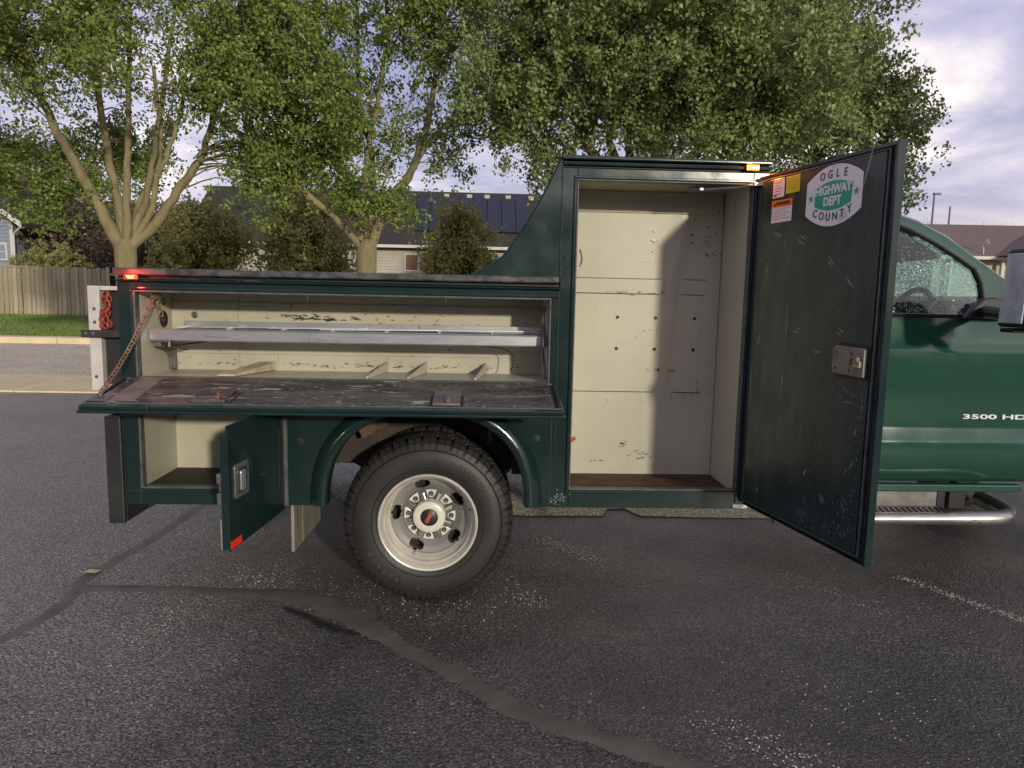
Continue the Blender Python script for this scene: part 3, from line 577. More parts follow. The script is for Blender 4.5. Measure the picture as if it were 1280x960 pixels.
w2 = MB(); w2.box(-22.3, -22.26, 33.875, 33.885, 2.68, 3.32); w2.box(-22.82, -21.74, 33.874, 33.884, 2.98, 3.01); w2.build('muntin', TRIM, wb)
hr = thing('brown_roof_house', 'low house with brown shingle roof and patio eave beyond the truck mirror', 'house', (32, 44, 0))
MB().box(26.5, 60, 41.2, 52, 0, 4.3).build('wall', SIDING, hr)
r = MB(); r.add([(23.5, 40.6, 4.25), (61, 40.6, 4.25), (61, 46, 6.85), (25.5, 46, 6.6), (23.5, 52, 4.2), (61, 52, 4.2)], [(0, 1, 2, 3), (3, 2, 5, 4), (0, 3, 4)]); r.build('roof', ROOFB, hr)
r = MB()
for k in range(18): u0 = k/18; y = 40.6+5.4*u0; z = 4.25+2.35*u0; r.box(23.7+1.9*u0, 61, y, y+.05, z, z+.035)
r.build('shingle_course', ROOFB, hr, kind='stuff'); MB().box(23.5, 61, 40.5, 40.62, 4.08, 4.27).build('gutter', TRIM, hr, bevel=.01)
for x0 in (27.2, 30.3, 33.4): MB().box(x0, x0+.18, 40.7, 40.88, 0, 4.1).build('porch_post', TRIM, hr)
g = MB(); g.prism([(29.8, 4.3), (36, 4.3), (36, 6.7)], 39.0, 43); g.build('dormer', ROOFB, hr)
g = MB(); g.add([(29.5, 38.95, 4.25), (36, 38.95, 6.8), (36, 38.95, 6.62), (29.9, 38.95, 4.22)], [(0, 1, 2, 3)]); g.build('fascia', TRIM, hr)
d = MB(); d.lathe([(.0, .03), (.14, .04), (.22, .09), (.23, .10), (.14, .05), (0, .04)], (29.3, 40.9, 5.05), 16, axis='x'); d.tube([(29.3, 40.95, 4.4), (29.3, 41.0, 5.1)], .03, 6); d.build('satellite_dish', TRIM, hr, smooth=True)
hg = thing('unseen_garage', 'unseen pale lap sided garage row added for the truck paint to reflect', 'garage', (0, -15, 0))  # added out of view to give the truck paint reflections
MB().box(-22, 24, -24, -15.02, 0, 3.0).build('wall', SIDING, hg)
gb = MB(); z = .2
while z < 2.95: gb.add([(-22, -14.96, z), (24, -14.96, z), (24, -15.0, z+.15), (-22, -15.0, z+.15), (-22, -15.0, z), (24, -15.0, z)], [(3, 2, 1, 0), (0, 1, 5, 4)]); z += .15
gb.build('siding', SIDING, hg, kind='stuff')
gb = MB(); gb.add([(-22.5, -14.5, 2.95), (24.5, -14.5, 2.95), (24.5, -19.5, 4.7), (-22.5, -19.5, 4.7), (-22.5, -24.5, 2.95), (24.5, -24.5, 2.95)], [(3, 2, 1, 0), (4, 5, 2, 3)]); gb.build('roof', ROOF, hg)
for i in range(5): MB().box(-18+i*8, -13+i*8, -14.95, -14.90, 0, 2.3).build('garage_door', pm('garage_door_white', (.6, .6, .58), .5), hg)
def pole(label, x, y, h, arm):
    o = thing('light_pole', label, 'light pole', (x, y, 0), 'light poles on the horizon'); PM = pm('pole_steel', (.12, .12, .14), .5)
    MB().tube([(x, y, 0), (x, y, h)], [.14, .08], 8).build('post', PM, o)
    if arm: MB().box(x-.1, x+.65, y-.15, y+.15, h-.05, h+.15).build('lamp_head', PM, o, bevel=.02)
pole('tall light pole with lamp head above the brown roof', 44.5, 70, 12.2, True); pole('shorter bare pole right of the lamp headed pole', 48.2, 73, 11.5, False)
def far_brush():
    n = 3800; x = RNG.uniform(34, 62, n); y = 60+RNG.uniform(-2, 2, n); h = RNG.uniform(.6, 1.8, n)*(1+.35*np.sin(x*.9)); z0 = 7.0+x*0
    z0 = RNG.uniform(5.0, 6.6, n); w_ = RNG.uniform(.02, .05, n)
    V = np.zeros((n, 3, 3)); V[:, 0] = np.c_[x-w_, y, z0]; V[:, 1] = np.c_[x+w_, y, z0]; V[:, 2] = np.c_[x+RNG.normal(0, .22, n), y, z0+h]
    return V.reshape(-1, 3)
BR = pm('far_brush', (.10, .075, .05), .9, col2=(.13, .10, .06), cs=2)
hill = MB(); v = []; 
for j, (y, z) in enumerate(((56, 0), (58, 4.0), (60, 6.0), (63, 6.4), (80, 6.0), (90, 0))):
    for i in range(16): v.append((32+i*2.4, y, z*(1+.04*math.sin(i*1.7+j))))
hill.add(v, [(j*16+i, j*16+i+1, (j+1)*16+i+1, (j+1)*16+i) for j in range(5) for i in range(15)]); struct('far_bank', hill, BR)
o = np_mesh('tall_weeds', far_brush(), np.arange(3800*3).reshape(-1, 3), BR, kind='stuff', nv=3); tag(o, 'dry tall weeds lining the bank behind the brown roof', 'weeds')

# ================================================================== TRUCK
TK = thing('service_truck', 'dark green utility service truck with every left side compartment door open', 'truck', (-.24, 4.42, 0))
YF = 3.22; YB = 3.60; ZB = .49
def squircle(cx, cz, a, h, n=2.35, k=28):
    out = []
    for i in range(k+1):
        q = math.pi*(1-i/k); c, s_ = math.cos(q), math.sin(q)
        out.append((cx+a*math.copysign(abs(c)**(2/n), c), cz+h*abs(s_)**(2/n)))
    return out
# --- outer shell of the low box: pieces butt end to end
sh = MB()
sh.box(-1.60, -1.532, YF, YF+.03, ZB, 1.497)                 # rear post
sh.box(.318, .352, YF+.002, YF+.03, .93, 1.46)              # bin right post
sh.box(-1.532, .352, YF, YF+.03, 1.462, 1.497)              # header below the rail
sh.box(-1.532, .318, YF+.004, YF+.03, 1.0, 1.068)            # rail between bin and lower doors
sh.box(-1.532, -.90, YF, YF+.03, ZB, .566)                  # lower sill
sh.box(-.90, -.874, YF, YF+.03, ZB, 1.0)                    # hinge post
arch = squircle(-.24, .50, .455, .435)
# panel round the arch, strips between arch and top/bottom edge
pl = [(-.874, ZB), (-.695, ZB)]+arch+[(.215, ZB), (.352, ZB)]
v = []; f = []
top = 1.0
for i, (x, z) in enumerate(arch): v += [(x, YF, z), (x, YF, top)]
for i in range(len(arch)-1): f.append((2*i, 2*i+2, 2*i+3, 2*i+1))
sh.add(v, f)
sh.box(-.874, -.695, YF, YF+.02, ZB, top); sh.box(.215, .352, YF, YF+.02, ZB, top)
sh.box(-1.60, -1.575, YF+.03, 5.62, ZB, 1.497)               # rear end wall
sh.box(-1.575, .345, YB+.02, YB+.035, .60, 1.497)                # bed side inner wall
sh.build('tool_body', GREEN, TK, bevel=.004)
# wheel arch flare with a rolled outer lip
fl = MB(); prof = [(1.0, 0.0), (.985, -.018), (.93, -.042), (.87, -.050), (.845, -.040), (.84, .0), (.84, .05)]
rings = []
A_o = squircle(-.24, .50, .535, .505)
for (s_, y) in prof:
    u = (1-s_)/.16; rings.append([(x0+(x1-x0)*u, YF+y, z0+(z1-z0)*u) for (x0, z0), (x1, z1) in zip(A_o, squircle(-.24, .50, .452, .432))])
v = [p for r_ in rings for p in r_]; n_ = len(A_o); f = [(j*n_+i, (j+1)*n_+i, (j+1)*n_+i+1, j*n_+i+1) for j in range(len(rings)-1) for i in range(n_-1)]
fl.add(v, f); fl.build('wheel_arch_flare', GREEN, TK, smooth=True, angle=80)
# top rail of the low box: profile swept along X (groove, bead, cap)
def sweep_x(prof, x0, x1, mb, mi=0): return mb.prism([(y, z) for y, z in prof], x0, x1, 'x', mi)
rl = MB()
sweep_x([(YF+.02, 1.497), (YF-.006, 1.497), (YF-.014, 1.503), (YF-.006, 1.510), (YF+.02, 1.510)], -1.60, .352, rl)
sweep_x([(YF+.02, 1.512), (YF+.010, 1.512), (YF+.010, 1.524), (YF+.02, 1.524)], -1.60, .352, rl, 1)
sweep_x([(YF+.4, 1.526), (YF-.016, 1.526), (YF-.022, 1.532), (YF-.022, 1.552), (YF-.016, 1.557), (YF+.4, 1.557)], -1.605, .347, rl, 2)
rl.build('top_rail', [GREEN, BLACK, RUBST], TK, bevel=.0015)
gs = MB()
def ring(mb, x0, x1, z0, z1, t_, ya, yb, mi=0):
    mb.box(x0, x1, ya, yb, z1-t_, z1, mi); mb.box(x0, x1, ya, yb, z0, z0+t_, mi); mb.box(x0, x0+t_, ya, yb, z0+t_, z1-t_, mi); mb.box(x1-t_, x1, ya, yb, z0+t_, z1-t_, mi)
ring(gs, -1.532, .318, 1.068, 1.462, .010, YF-.006, YF+.034)
ring(gs, -1.532, -.902, .566, 1.0, .010, YF-.006, YF+.034)
ring(gs, .418, 1.216, .574, 1.989, .008, YF-.008, YF+.034)
gs.build('door_gasket', GASK, TK, bevel=.003)
lp = MB(); ring(lp, .405, 1.229, .561, 2.002, .012, YF-.012, YF-.002); ring(lp, -1.545, .330, 1.056, 1.474, .011, YF-.010, YF-.002); lp.build('opening_lip', GREEN, TK, bevel=.003)
# liners
def liner(mb, x0, x1, z0, z1, y0, y1, fl_mi=1):
    mb.add([(x0, y0, z0), (x0, y1, z0), (x0, y1, z1), (x0, y0, z1)], [(0, 1, 2, 3)]); mb.add([(x1, y0, z0), (x1, y1, z0), (x1, y1, z1), (x1, y0, z1)], [(3, 2, 1, 0)])
    mb.add([(x0, y1, z0), (x1, y1, z0), (x1, y1, z1), (x0, y1, z1)], [(0, 1, 2, 3)]); mb.add([(x0, y0, z1), (x1, y0, z1), (x1, y1, z1), (x0, y1, z1)], [(0, 1, 2, 3)])
    mb.add([(x0, y0, z0), (x1, y0, z0), (x1, y1, z0), (x0, y1, z0)], [(3, 2, 1, 0)], fl_mi); return mb
b = liner(MB(), -1.522, .308, 1.074, 1.470, YF+.034, YB-.01, 0); bl = b.build('bin_liner', CREAM, TK)
b = MB(); b.box(-1.20, -1.196, YB-.022, YB-.0105, 1.085, 1.46)
b.box(-1.52, .30, YB-.018, YB-.0105, 1.395, 1.41); b.box(-1.52, .30, YB-.016, YB-.0105, 1.155, 1.17); b.box(-1.52, .30, YB-.02, YB-.0105, 1.448, 1.46)
b.build('liner_bead', CREAM, bl, bevel=.003)
b = liner(MB(), -1.524, -.885, .572, 1.02, YF+.034, YB-.01, 1); l2 = b.build('lower_liner', [CREAM2, BLKFL], TK)
b = MB(); b.tube([(-1.44, 3.36, .99), (-1.40, 3.40, .945), (-1.30, 3.40, .945), (-1.26, 3.36, .99)], [.04, .05, .05, .04], 10); b.build('round_light_housing', BLKP, l2, smooth=True)
b = liner(MB(), .424, 1.210, .560, 1.995, YF+.034, YB-.01, 1); l3 = b.build('cabinet_liner', [CREAM2, RUST], TK)
# panel steps, seams and a bulging crease on the back sheet
b = MB(); b.box(.425, 1.135, YB-.016, YB-.0105, 1.492, 1.5645); b.box(.425, 1.115, YB-.014, YB-.0105, .993, 1.488); b.box(.425, 1.20, YB-.018, YB-.0105, 1.89, 1.994)
b.build('back_panel', CREAM2, l3, bevel=.0018)
b = MB(); b.box(.425, 1.135, YB-.0125, YB-.0105, 1.4885, 1.4915); b.box(.425, 1.14, YB-.0125, YB-.0105, 1.565, 1.568); b.box(.425, 1.14, YB-.0125, YB-.0105, .9895, .9925)
b.box(1.2075, 1.2095, YB-.0125, YB-.0105, .56, 1.99); b.build('seam', pm('seam_dirt_and_shade', (.10, .08, .06), .8), l3)  # upright corner strip is corner shade drawn as a thin dark line
nx_, nz_ = 14, 40; v = []
for j in range(nz_+1):
    z = .60+(1.885-.60)*j/nz_; xc = .935+.10*max(0, (z-1.2))**1.5*1.4; hh = .010*math.exp(-((z-1.35)/.5)**2)+.008*math.exp(-((z-1.72)/.12)**2)
    for i in range(nx_+1):
        d_ = (i/nx_-.5)*2; v.append((xc+d_*.11, YB-.0108-hh*math.exp(-(d_*2.4)**2)*(1-abs(d_)**3), z))
b = MB(); b.add(v, [(j*(nx_+1)+i, j*(nx_+1)+i+1, (j+1)*(nx_+1)+i+1, (j+1)*(nx_+1)+i) for j in range(nz_) for i in range(nx_)]); b.build('dented_sheet', CREAM2, l3, smooth=True, angle=80)
b = MB()
for x in (.691, .886, 1.086):
    for z in (1.372, 1.213): b.lathe([(.0, 0), (.0075, 0), (.0078, -.004), (.0085, .001)], (x, YB-.015, z), 10)
for (x, z) in ((1.06, 1.86), (1.13, 1.83), (1.05, 1.79), (1.05, 1.75), (1.18, 1.90), (1.175, 1.80), (.452, 1.955), (.452, 1.93)): b.lathe([(0, -.001), (.0045, 0)], (x, YB-.019, z), 6)
b.build('bolt_hole', BLKI, l3)
b = MB(); b.tube(smooth_path([(.480, 3.52, 1.70), (.487, 3.50, 1.66), (.480, 3.48, 1.625), (.455, 3.47, 1.600), (.430, 3.47, 1.598)], 4), .0045, 6); b.build('wire_hook', GREYM, l3, smooth=True)
M_ = Matrix.Translation((.483, YB-.019, .74)) @ Matrix.Rotation(R(-35), 4, 'Y'); b = MB(); b.box(-.016, .016, -.001, .001, -.009, .009, 0, M_); b.box(-.011, .011, -.0016, -.001, -.002, .001, 1, M_); b.build('red_sticker', [REDP, BLKI], l3)
# scuffs, flecks and a rust streak on the liners
def flecks(mb, groups, y, seed):
    rnd = random.Random(seed)
    for (cx, cz, n, sx_, sz_, s0_) in groups:
        for _ in range(n):
            x, z = cx+rnd.gauss(0, sx_), cz+rnd.gauss(0, sz_); a = rnd.gauss(0, .25); l_, w_ = s0_*rnd.uniform(.4, 2.6), s0_*rnd.uniform(.15, .5); ca, sa = math.cos(a), math.sin(a)
            if not (.56 < z < 1.46 or x > .43): continue
            yy = y(x, z); mb.add([(x-l_*ca, yy, z-l_*sa), (x-w_*sa, yy, z-w_*ca*1.2), (x+l_*ca, yy, z+l_*sa), (x+w_*sa, yy, z+w_*ca)], [(0, 1, 2, 3)])
SCUFF = pm('dark_scuff', (.10, .085, .065), .7); RSTR = pm('rust_streak', (.42, .24, .10), .7); SHINY = pm('pale_scrape', (.75, .73, .66), .4)
b = MB(); flecks(b, [(1.13, 1.76, 26, .03, .02, .004), (1.12, 1.70, 14, .04, .012, .006), (.74, .72, 22, .012, .008, .004), (.84, .66, 12, .03, .012, .006), (.62, .63, 16, .02, .004, .003), (.64, .95, 8, .01, .06, .003), (.80, 1.50, 12, .1, .003, .006), (.75, 1.495, 6, .02, .01, .005), (.60, 1.42, 8, .05, .05, .003), (.88, 1.31, 10, .05, .02, .004), (1.05, .98, 10, .06, .006, .006), (.9, .9, 40, .25, .35, .0022), (1.12, 1.0, 10, .006, .05, .004)], lambda x, z: YB-.0172, 1)
b.build('liner_scuffs', SCUFF, l3, kind='stuff')
b = MB(); flecks(b, [(.92, 1.107, 16, .028, .003, .010), (1.09, 1.40, 12, .008, .012, .004), (.96, 1.09, 8, .05, .006, .004)], lambda x, z: YB-.0174, 2); b.build('rust_streaks', RSTR, l3, kind='stuff')
b = MB(); flecks(b, [(.86, 1.80, 3, .006, .003, .010), (.87, 1.755, 3, .006, .003, .010), (.865, 1.71, 3, .006, .003, .010)], lambda x, z: YB-.0172, 3); b.build('pale_scrapes', SHINY, l3, kind='stuff')
b = MB(); flecks(b, [(-.9, 1.345, 26, .08, .006, .008), (-.78, 1.335, 16, .08, .003, .012), (-.55, 1.36, 26, .16, .03, .005), (-.2, 1.35, 26, .14, .025, .005), (-.95, 1.39, 8, .1, .02, .004), (-.5, 1.16, 12, .25, .03, .004), (-.6, 1.105, 90, .45, .006, .006), (.1, 1.2, 10, .1, .04, .004), (-1.25, 1.17, 6, .05, .03, .004), (-.4, 1.42, 14, .4, .015, .004)], lambda x, z: YB-.0212, 4)
b.build('liner_scuffs', SCUFF, bl, kind='stuff')
b = MB(); flecks(b, [(-1.18, .93, 24, .02, .04, .005), (-1.15, .75, 16, .05, .08, .003), (-1.4, .72, 14, .08, .12, .003)], lambda x, z: YB-.0112, 5); b.build('liner_scuffs', SCUFF, l2, kind='stuff')
# tall cabinet outer
tb = MB()
tb.box(.352, .420, YF, YF+.03, ZB-.002, 2.036); tb.box(1.212, 1.285, YF, YF+.03, ZB-.002, 2.036)
tb.box(.420, 1.212, YF, YF+.03, 1.985, 2.036); tb.box(.420, 1.212, YF, YF+.03, ZB-.002, .578)
tb.box(.354, 1.285, YF+.01, YF+.02, 2.038, 2.046, 1)
sweep_x([(YF+.03, 2.047), (YF-.008, 2.047), (YF-.010, 2.062), (YF+.03, 2.062)], .352, 1.287, tb)
tb.box(.354, 1.285, YF+.012, YF+.02, 2.063, 2.069, 1)
sweep_x([(YF+.42, 2.070), (YF-.012, 2.070), (YF-.015, 2.076), (YF-.012, 2.088), (YF+.42, 2.092)], .350, 1.289, tb)
tb.box(.352, .372, YF+.031, 3.64, ZB, 2.069); tb.box(1.262, 1.285, YF+.031, 3.64, ZB, 2.069); tb.box(.372, 1.262, 3.625, 3.64, ZB, 2.069); tb.box(.372, 1.262, YF+.031, 3.62, ZB, .52)
tb.build('tall_cabinet', [GREEN, BLACK], TK, bevel=.004)
# lower recessed seam lines
sm = MB(); sm.box(.330, .334, YF-.002, YF+.001, .50, .93); sm.box(.349, .3525, YF-.003, YF+.001, .50, 1.49); sm.build('body_seam', BLKI, TK)
# weld bead down the cabinet corner
wbd = MB(); rnd = random.Random(3)
for i in range(95):
    z = 1.56+i*.0053; wbd.lathe([(0, -.004), (.0028, -.002), (.0036, .001)], (.353+rnd.gauss(0, .0012), YF-.001, z), 6)
wbd.build('weld_bead', pm('weld_paint', (.10, .13, .13), .4, col2=(.02, .03, .03), cs=80), TK, smooth=True, kind='stuff')
# curved fairing
curve = smooth_path([(-.04, 0, 1.557), (.081, 0, 1.626), (.151, 0, 1.716), (.232, 0, 1.840), (.295, 0, 1.960), (.352, 0, 2.080)], 5)
poly = [(p.x, p.z) for p in curve]+[(.352, 1.557)]
b = MB(); b.prism(poly, YF+.003, 3.60); b.build('curved_fairing', GREEN, TK, smooth=True, angle=40)
b = MB(); b.tube([(p.x-.004, YF+.004, p.z+.002) for p in curve], .005, 6); b.build('fairing_edge', GREEN, TK, smooth=True)
# bolts on the panel, chips at the corners
for (x, z) in ((-.816, .79), (.266, .817)): MB().lathe([(0, -.008), (.005, -.008), (.007, -.003), (.013, -.002), (.016, .0)], (x, YF, z), 14).build('panel_bolt', FRAMEM, TK, smooth=True)
ch = MB(); rnd = random.Random(8)
for _ in range(120):
    cx, cz = (.375, .535) if rnd.random() < .55 else (1.255, .50); x, z = cx+rnd.gauss(0, .022), cz+rnd.gauss(0, .014); s_ = rnd.uniform(.001, .0035)
    if z < ZB: continue
    ch.prism([(x-s_, z), (x, z-s_*rnd.random()*1.5), (x+s_*rnd.random(), z), (x, z+s_)], YF-.0012, YF+.001)
ch.build('paint_chips', pm('bare_primer', (.33, .40, .38), .6), TK, kind='stuff')
b = MB(); b.box(1.20, 1.275, YF-.004, YF+.01, .487, .515); b.build('door_stop', ALU, TK, bevel=.004)

# --- bin fittings
tr = MB(); tr.prism([(3.325, 1.232), (3.318, 1.238), (3.318, 1.280), (3.325, 1.287), (3.350, 1.287), (3.350, 1.281), (3.331, 1.281), (3.331, 1.238), (3.35, 1.238), (3.35, 1.232)], -1.512, .300, 'x'); tr = tr.build('shelf_tray', ALU, TK)
b = MB(); b.box(-1.43, .295, 3.50, 3.506, 1.272, 1.318); b.box(-1.43, .295, 3.46, 3.50, 1.285, 1.290); b.build('rear_rail', ALU, tr, bevel=.0015)
rnd = random.Random(4)
for i, x in enumerate((-1.43, -1.18, -.93, -.70, -.45, -.20, .05)): MB().box(x, x+.010, 3.352, 3.499, 1.262, 1.291+.004*(i % 2)).build('cross_slat', ALU, tr, bevel=.001)
for (x0, x1, y0, y1) in ((-1.0, -.55, 3.40, 3.46), (-.75, -.2, 3.36, 3.42), (-.3, .25, 3.42, 3.45), (-1.3, -.98, 3.38, 3.41)):
    b = MB(); b.add([(x0, y0, 1.292), (x1, y1, 1.294), (x1, y1+.022, 1.294), (x0, y0+.022, 1.292), (x0, y0, 1.298), (x1, y1, 1.300), (x1, y1+.022, 1.300), (x0, y0+.022, 1.298)], [(3, 2, 1, 0), (4, 5, 6, 7), (0, 1, 5, 4), (1, 2, 6, 5), (2, 3, 7, 6), (3, 0, 4, 7)]); b.build('loose_strip', ALU, tr)
b = MB(); b.prism([(3.34, 1.225), (3.52, 1.205), (3.52, 1.09), (3.49, 1.09), (3.485, 1.14), (3.45, 1.185), (3.34, 1.205)], -1.505, -1.475, 'x'); b.box(-1.505, -1.44, 3.33, 3.50, 1.224, 1.230); b.build('shelf_bracket', GREYM, TK, bevel=.002)
b = MB(); b.tube([(-1.43, 3.33, 1.235), (-1.43, 3.33, 1.205)], [.008, .014], 8); b.tube([(-1.47, 3.36, 1.20), (-1.30, 3.45, 1.225)], .004, 6); b.build('shelf_catch', BLKP, TK, smooth=True)
for x0, x1 in ((-.52, -.465), (-.33, -.27), (-.02, .03)):
    b = MB(); b.add([(x0-.006, 3.28, 1.076), (x1-.006, 3.585, 1.076), (x1-.006, 3.585, 1.128), (x0-.006, 3.28, 1.086), (x0+.002, 3.28, 1.076), (x1+.002, 3.585, 1.076), (x1+.002, 3.585, 1.128), (x0+.002, 3.28, 1.086)], [(0, 1, 2, 3), (7, 6, 5, 4), (3, 2, 6, 7), (0, 3, 7, 4)]); b.build('bin_divider', CREAM, TK)
b = MB(); b.add([(-1.20, 3.28, 1.078), (-1.12, 3.28, 1.078), (-1.02, 3.585, 1.078), (-1.10, 3.585, 1.078), (-1.20, 3.28, 1.086), (-1.12, 3.28, 1.086), (-1.02, 3.585, 1.118), (-1.10, 3.585, 1.118)], [(4, 5, 6, 7), (0, 1, 5, 4), (1, 2, 6, 5), (3, 0, 4, 7), (2, 3, 7, 6)]); b.build('loose_board', WOOD, TK)
b = MB(); b.lathe([(0, -.003), (.012, -.003), (.016, 0)], (-1.41, YB-.02, 1.345), 12); b.lathe([(.0, -.004), (.004, -.004), (.005, 0)], (-1.41, YB-.024, 1.345), 8); b.build('round_plug', GREYM, TK)
b = MB(); b.lathe([(0, .001), (.032, .001), (.036, 0.004)], (-1.5205, 3.488, 1.325), 18, axis='x'); b.lathe([(.03, .006), (.038, .005), (.04, .001)], (-1.5205, 3.488, 1.325), 18, axis='x'); b.build('cable_grommet', BLKP, TK, smooth=True)
rn = MB()
for (y, z, s_) in ((3.41, 1.42, .018), (3.45, 1.395, .016), (3.50, 1.41, .02)):
    rn.lathe([(s_*.6, .0015), (s_, .0015)], (-1.5218, y, z), 10, axis='x')
rn.build('rust_ring', UNDRUST, TK)
b = MB(); b.box(-.795, -.789, 3.30, 3.31, 1.432, 1.462); b.box(-.165, -.159, 3.30, 3.31, 1.432, 1.462); b.build('hanging_clip', WHT, TK)
# right end latch hardware inside bin
b = MB(); b.tube(smooth_path([(.296, 3.28, 1.42), (.285, 3.27, 1.36), (.297, 3.28, 1.30), (.288, 3.27, 1.24), (.298, 3.28, 1.15), (.300, 3.25, 1.09)], 4), .006, 6); b.box(.285, .303, 3.26, 3.30, 1.235, 1.285); b.build('end_linkage', GASK, TK, smooth=True)
b = MB(); b.tube(smooth_path([(-.30, 3.50, 1.228), (.0, 3.48, 1.222), (.14, 3.45, 1.20), (.16, 3.42, 1.14), (.145, 3.43, 1.11)], 4), .0025, 5); b.build('loose_wire', BLKP, TK)

# --- fold-down bin door
H0 = Vector((0, 3.215, 1.073)); H1 = Vector((0, 2.855, 1.003)); dd = (H1-H0).normalized(); dn = Vector((0, -dd.z, dd.y)); dn = dn if dn.z > 0 else -dn
LD = (H1-H0).length
def DM(x, u, e): return tuple(Vector((x, H0.y, H0.z))+dd*u+dn*e)
def dbox(mb, x0, x1, u0, u1, e0, e1, mi=0):
    v = [DM(x, u, e) for e in (e0, e1) for u in (u0, u1) for x in (x0, x1)]
    return mb.add(v, [(0, 2, 3, 1), (4, 5, 7, 6), (0, 1, 5, 4), (2, 6, 7, 3), (0, 4, 6, 2), (1, 3, 7, 5)], mi)
fd = MB(); dbox(fd, -1.585, .340, .0, LD, -.022, -.010); fd = fd.build('fold_down_door', GREEN, TK, bevel=.003)
b = MB(); dbox(b, -1.555, .310, .004, LD-.030, -.010, .004); b.build('inner_face', WORN, fd, bevel=.004)
b = MB(); dbox(b, -1.597, .352, LD-.010, LD+.010, -.030, -.018); dbox(b, -1.59, .345, LD-.022, LD+.004, -.016, .001); dbox(b, -1.590, -1.572, .01, LD-.024, -.009, .001); dbox(b, .328, .345, .01, LD-.024, -.009, .001); b.build('door_rim', GREEN, fd, bevel=.003)
b = MB(); dbox(b, -1.583, .338, LD-.030, LD-.023, -.009, .0045); b.build('rim_gasket', GASK, fd, bevel=.002)
b = MB(); b.tube([DM(-1.57, 0, -.004), DM(.33, 0, -.004)], .007, 8); b.build('hinge', GASK, fd, smooth=True)
for xl in (-1.165, -.195):
    b = MB(); dbox(b, xl, xl+.135 if xl < -1 else xl+.115, .17, LD-.03, .0045, .018); lt = b.build('latch_cover', GREYM if xl > -1 else WORN, fd, bevel=.004)
for xl in (-1.07, -.14): 
    b = MB(); dbox(b, xl, xl+.020, LD-.075, LD-.034, .0185, .034); dbox(b, xl+.004, xl+.014, LD-.09, LD-.05, .034, .042); b.build('latch_pawl', CHAINM, fd, bevel=.003)
for xl in (-1.176, -1.015, -.207, -.078): b = MB(); dbox(b, xl, xl+.010, .20, LD-.035, .0042, .0052); b.build('latch_slot', BLKI, fd)
b = MB(); dbox(b, -1.50, -1.40, .01, LD-.05, .0042, .006); b.build('tape_mark', pm('worn_streak', (.20, .17, .14), .4, col2=(.12, .1, .09), cs=20), fd)
b = MB(); dbox(b, -1.57, -1.50, LD-.10, LD-.035, .0045, .012); b.tube([DM(-1.535, LD-.07, .012), DM(-1.535, LD-.07, .03)], .01, 8); b.build('chain_anchor', GREYM, fd, bevel=.002)
def chain(pts, link, r, mb):
    sp = [Vector(p) for p in pts]; L = 0; i = 0; seg = [(a, b_) for a, b_ in zip(sp, sp[1:])]; tot = sum((b_-a).length for a, b_ in seg); n = int(tot/(link*.74))
    def at(s_):
        for a, b_ in seg:
            l = (b_-a).length
            if s_ <= l: return a+(b_-a)*(s_/l), (b_-a).normalized()
            s_ -= l
        return seg[-1][1], (seg[-1][1]-seg[-1][0]).normalized()
    for k in range(n):
        c, d_ = at((k+.5)*tot/n); s_ = d_.cross(Vector((0, 0, 1))); s_ = s_.normalized() if s_.length > .1 else Vector((1, 0, 0)); t_ = s_.cross(d_)
        w_ = (s_ if k % 2 else t_); w_ = (w_+(t_ if k % 2 else s_)*.35).normalized(); P_ = []
        for q in range(10):
            a = 2*math.pi*q/10; P_.append(c+d_*math.cos(a)*link*.5+w_*math.sin(a)*link*.31)
        mb.tube(P_+[P_[0]], r, 5, caps=False)
pa = Vector((-1.458, 3.262, 1.447)); pb = Vector(DM(-1.535, LD-.07, .03)); pts = [pa.lerp(pb, u)+Vector((0, 0, -.035*math.sin(math.pi*u))) for u in [i/10 for i in range(11)]]
b = MB(); chain(pts, .026, .0028, b); b.build('door_chain', CHAINM, fd, smooth=True, kind='stuff')
b = MB(); chain([(-1.458, 3.262, 1.447), (-1.452, 3.29, 1.40), (-1.447, 3.30, 1.345)], .026, .0028, b); chain([(-1.46, 3.262, 1.45), (-1.44, 3.30, 1.44)], .026, .0028, b); b.build('chain_end', CHAINM, TK, smooth=True, kind='stuff')

# --- lower small door, open towards the camera
s0 = Vector((-.888, 3.205, 0)); s1 = Vector((-.948, 2.66, 0)); sv = (s1-s0).normalized(); sn = Vector((-sv.y, sv.x, 0)); sn = sn if sn.x > 0 else -sn; LS = (s1-s0).length
def SM(s_, z, e): return tuple(s0+sv*s_+sn*e+Vector((0, 0, z)))
def sbox(mb, a, b_, z0, z1, e0, e1, mi=0):
    v = [SM(s_, z, e) for e in (e0, e1) for z in (z0, z1) for s_ in (a, b_)]
    return mb.add(v, [(0, 2, 3, 1), (4, 5, 7, 6), (0, 1, 5, 4), (2, 6, 7, 3), (0, 4, 6, 2), (1, 3, 7, 5)], mi)
def sprism(mb, poly, e0, e1, mi=0):
    n = len(poly); v = [SM(s_, z, e0) for s_, z in poly]+[SM(s_, z, e1) for s_, z in poly]
    return mb.add(v, [tuple(range(n)), tuple(range(2*n-1, n-1, -1))]+[(i, i+n, (i+1) % n+n, (i+1) % n) for i in range(n)], mi)
sd_ = MB(); sbox(sd_, .0, LS, .475, .965, -.004, .004); sbox(sd_, LS-.02, LS-.002, .48, .93, -.028, -.005); sbox(sd_, .02, LS-.03, .50, .94, -.018, -.005); sd_ = sd_.build('lower_door', GREEN, TK, bevel=.003)
b = MB(); sbox(b, LS-.014, LS-.004, .48, .60, -.034, -.0285); b.build('rubber_strip', MUDF, sd_)
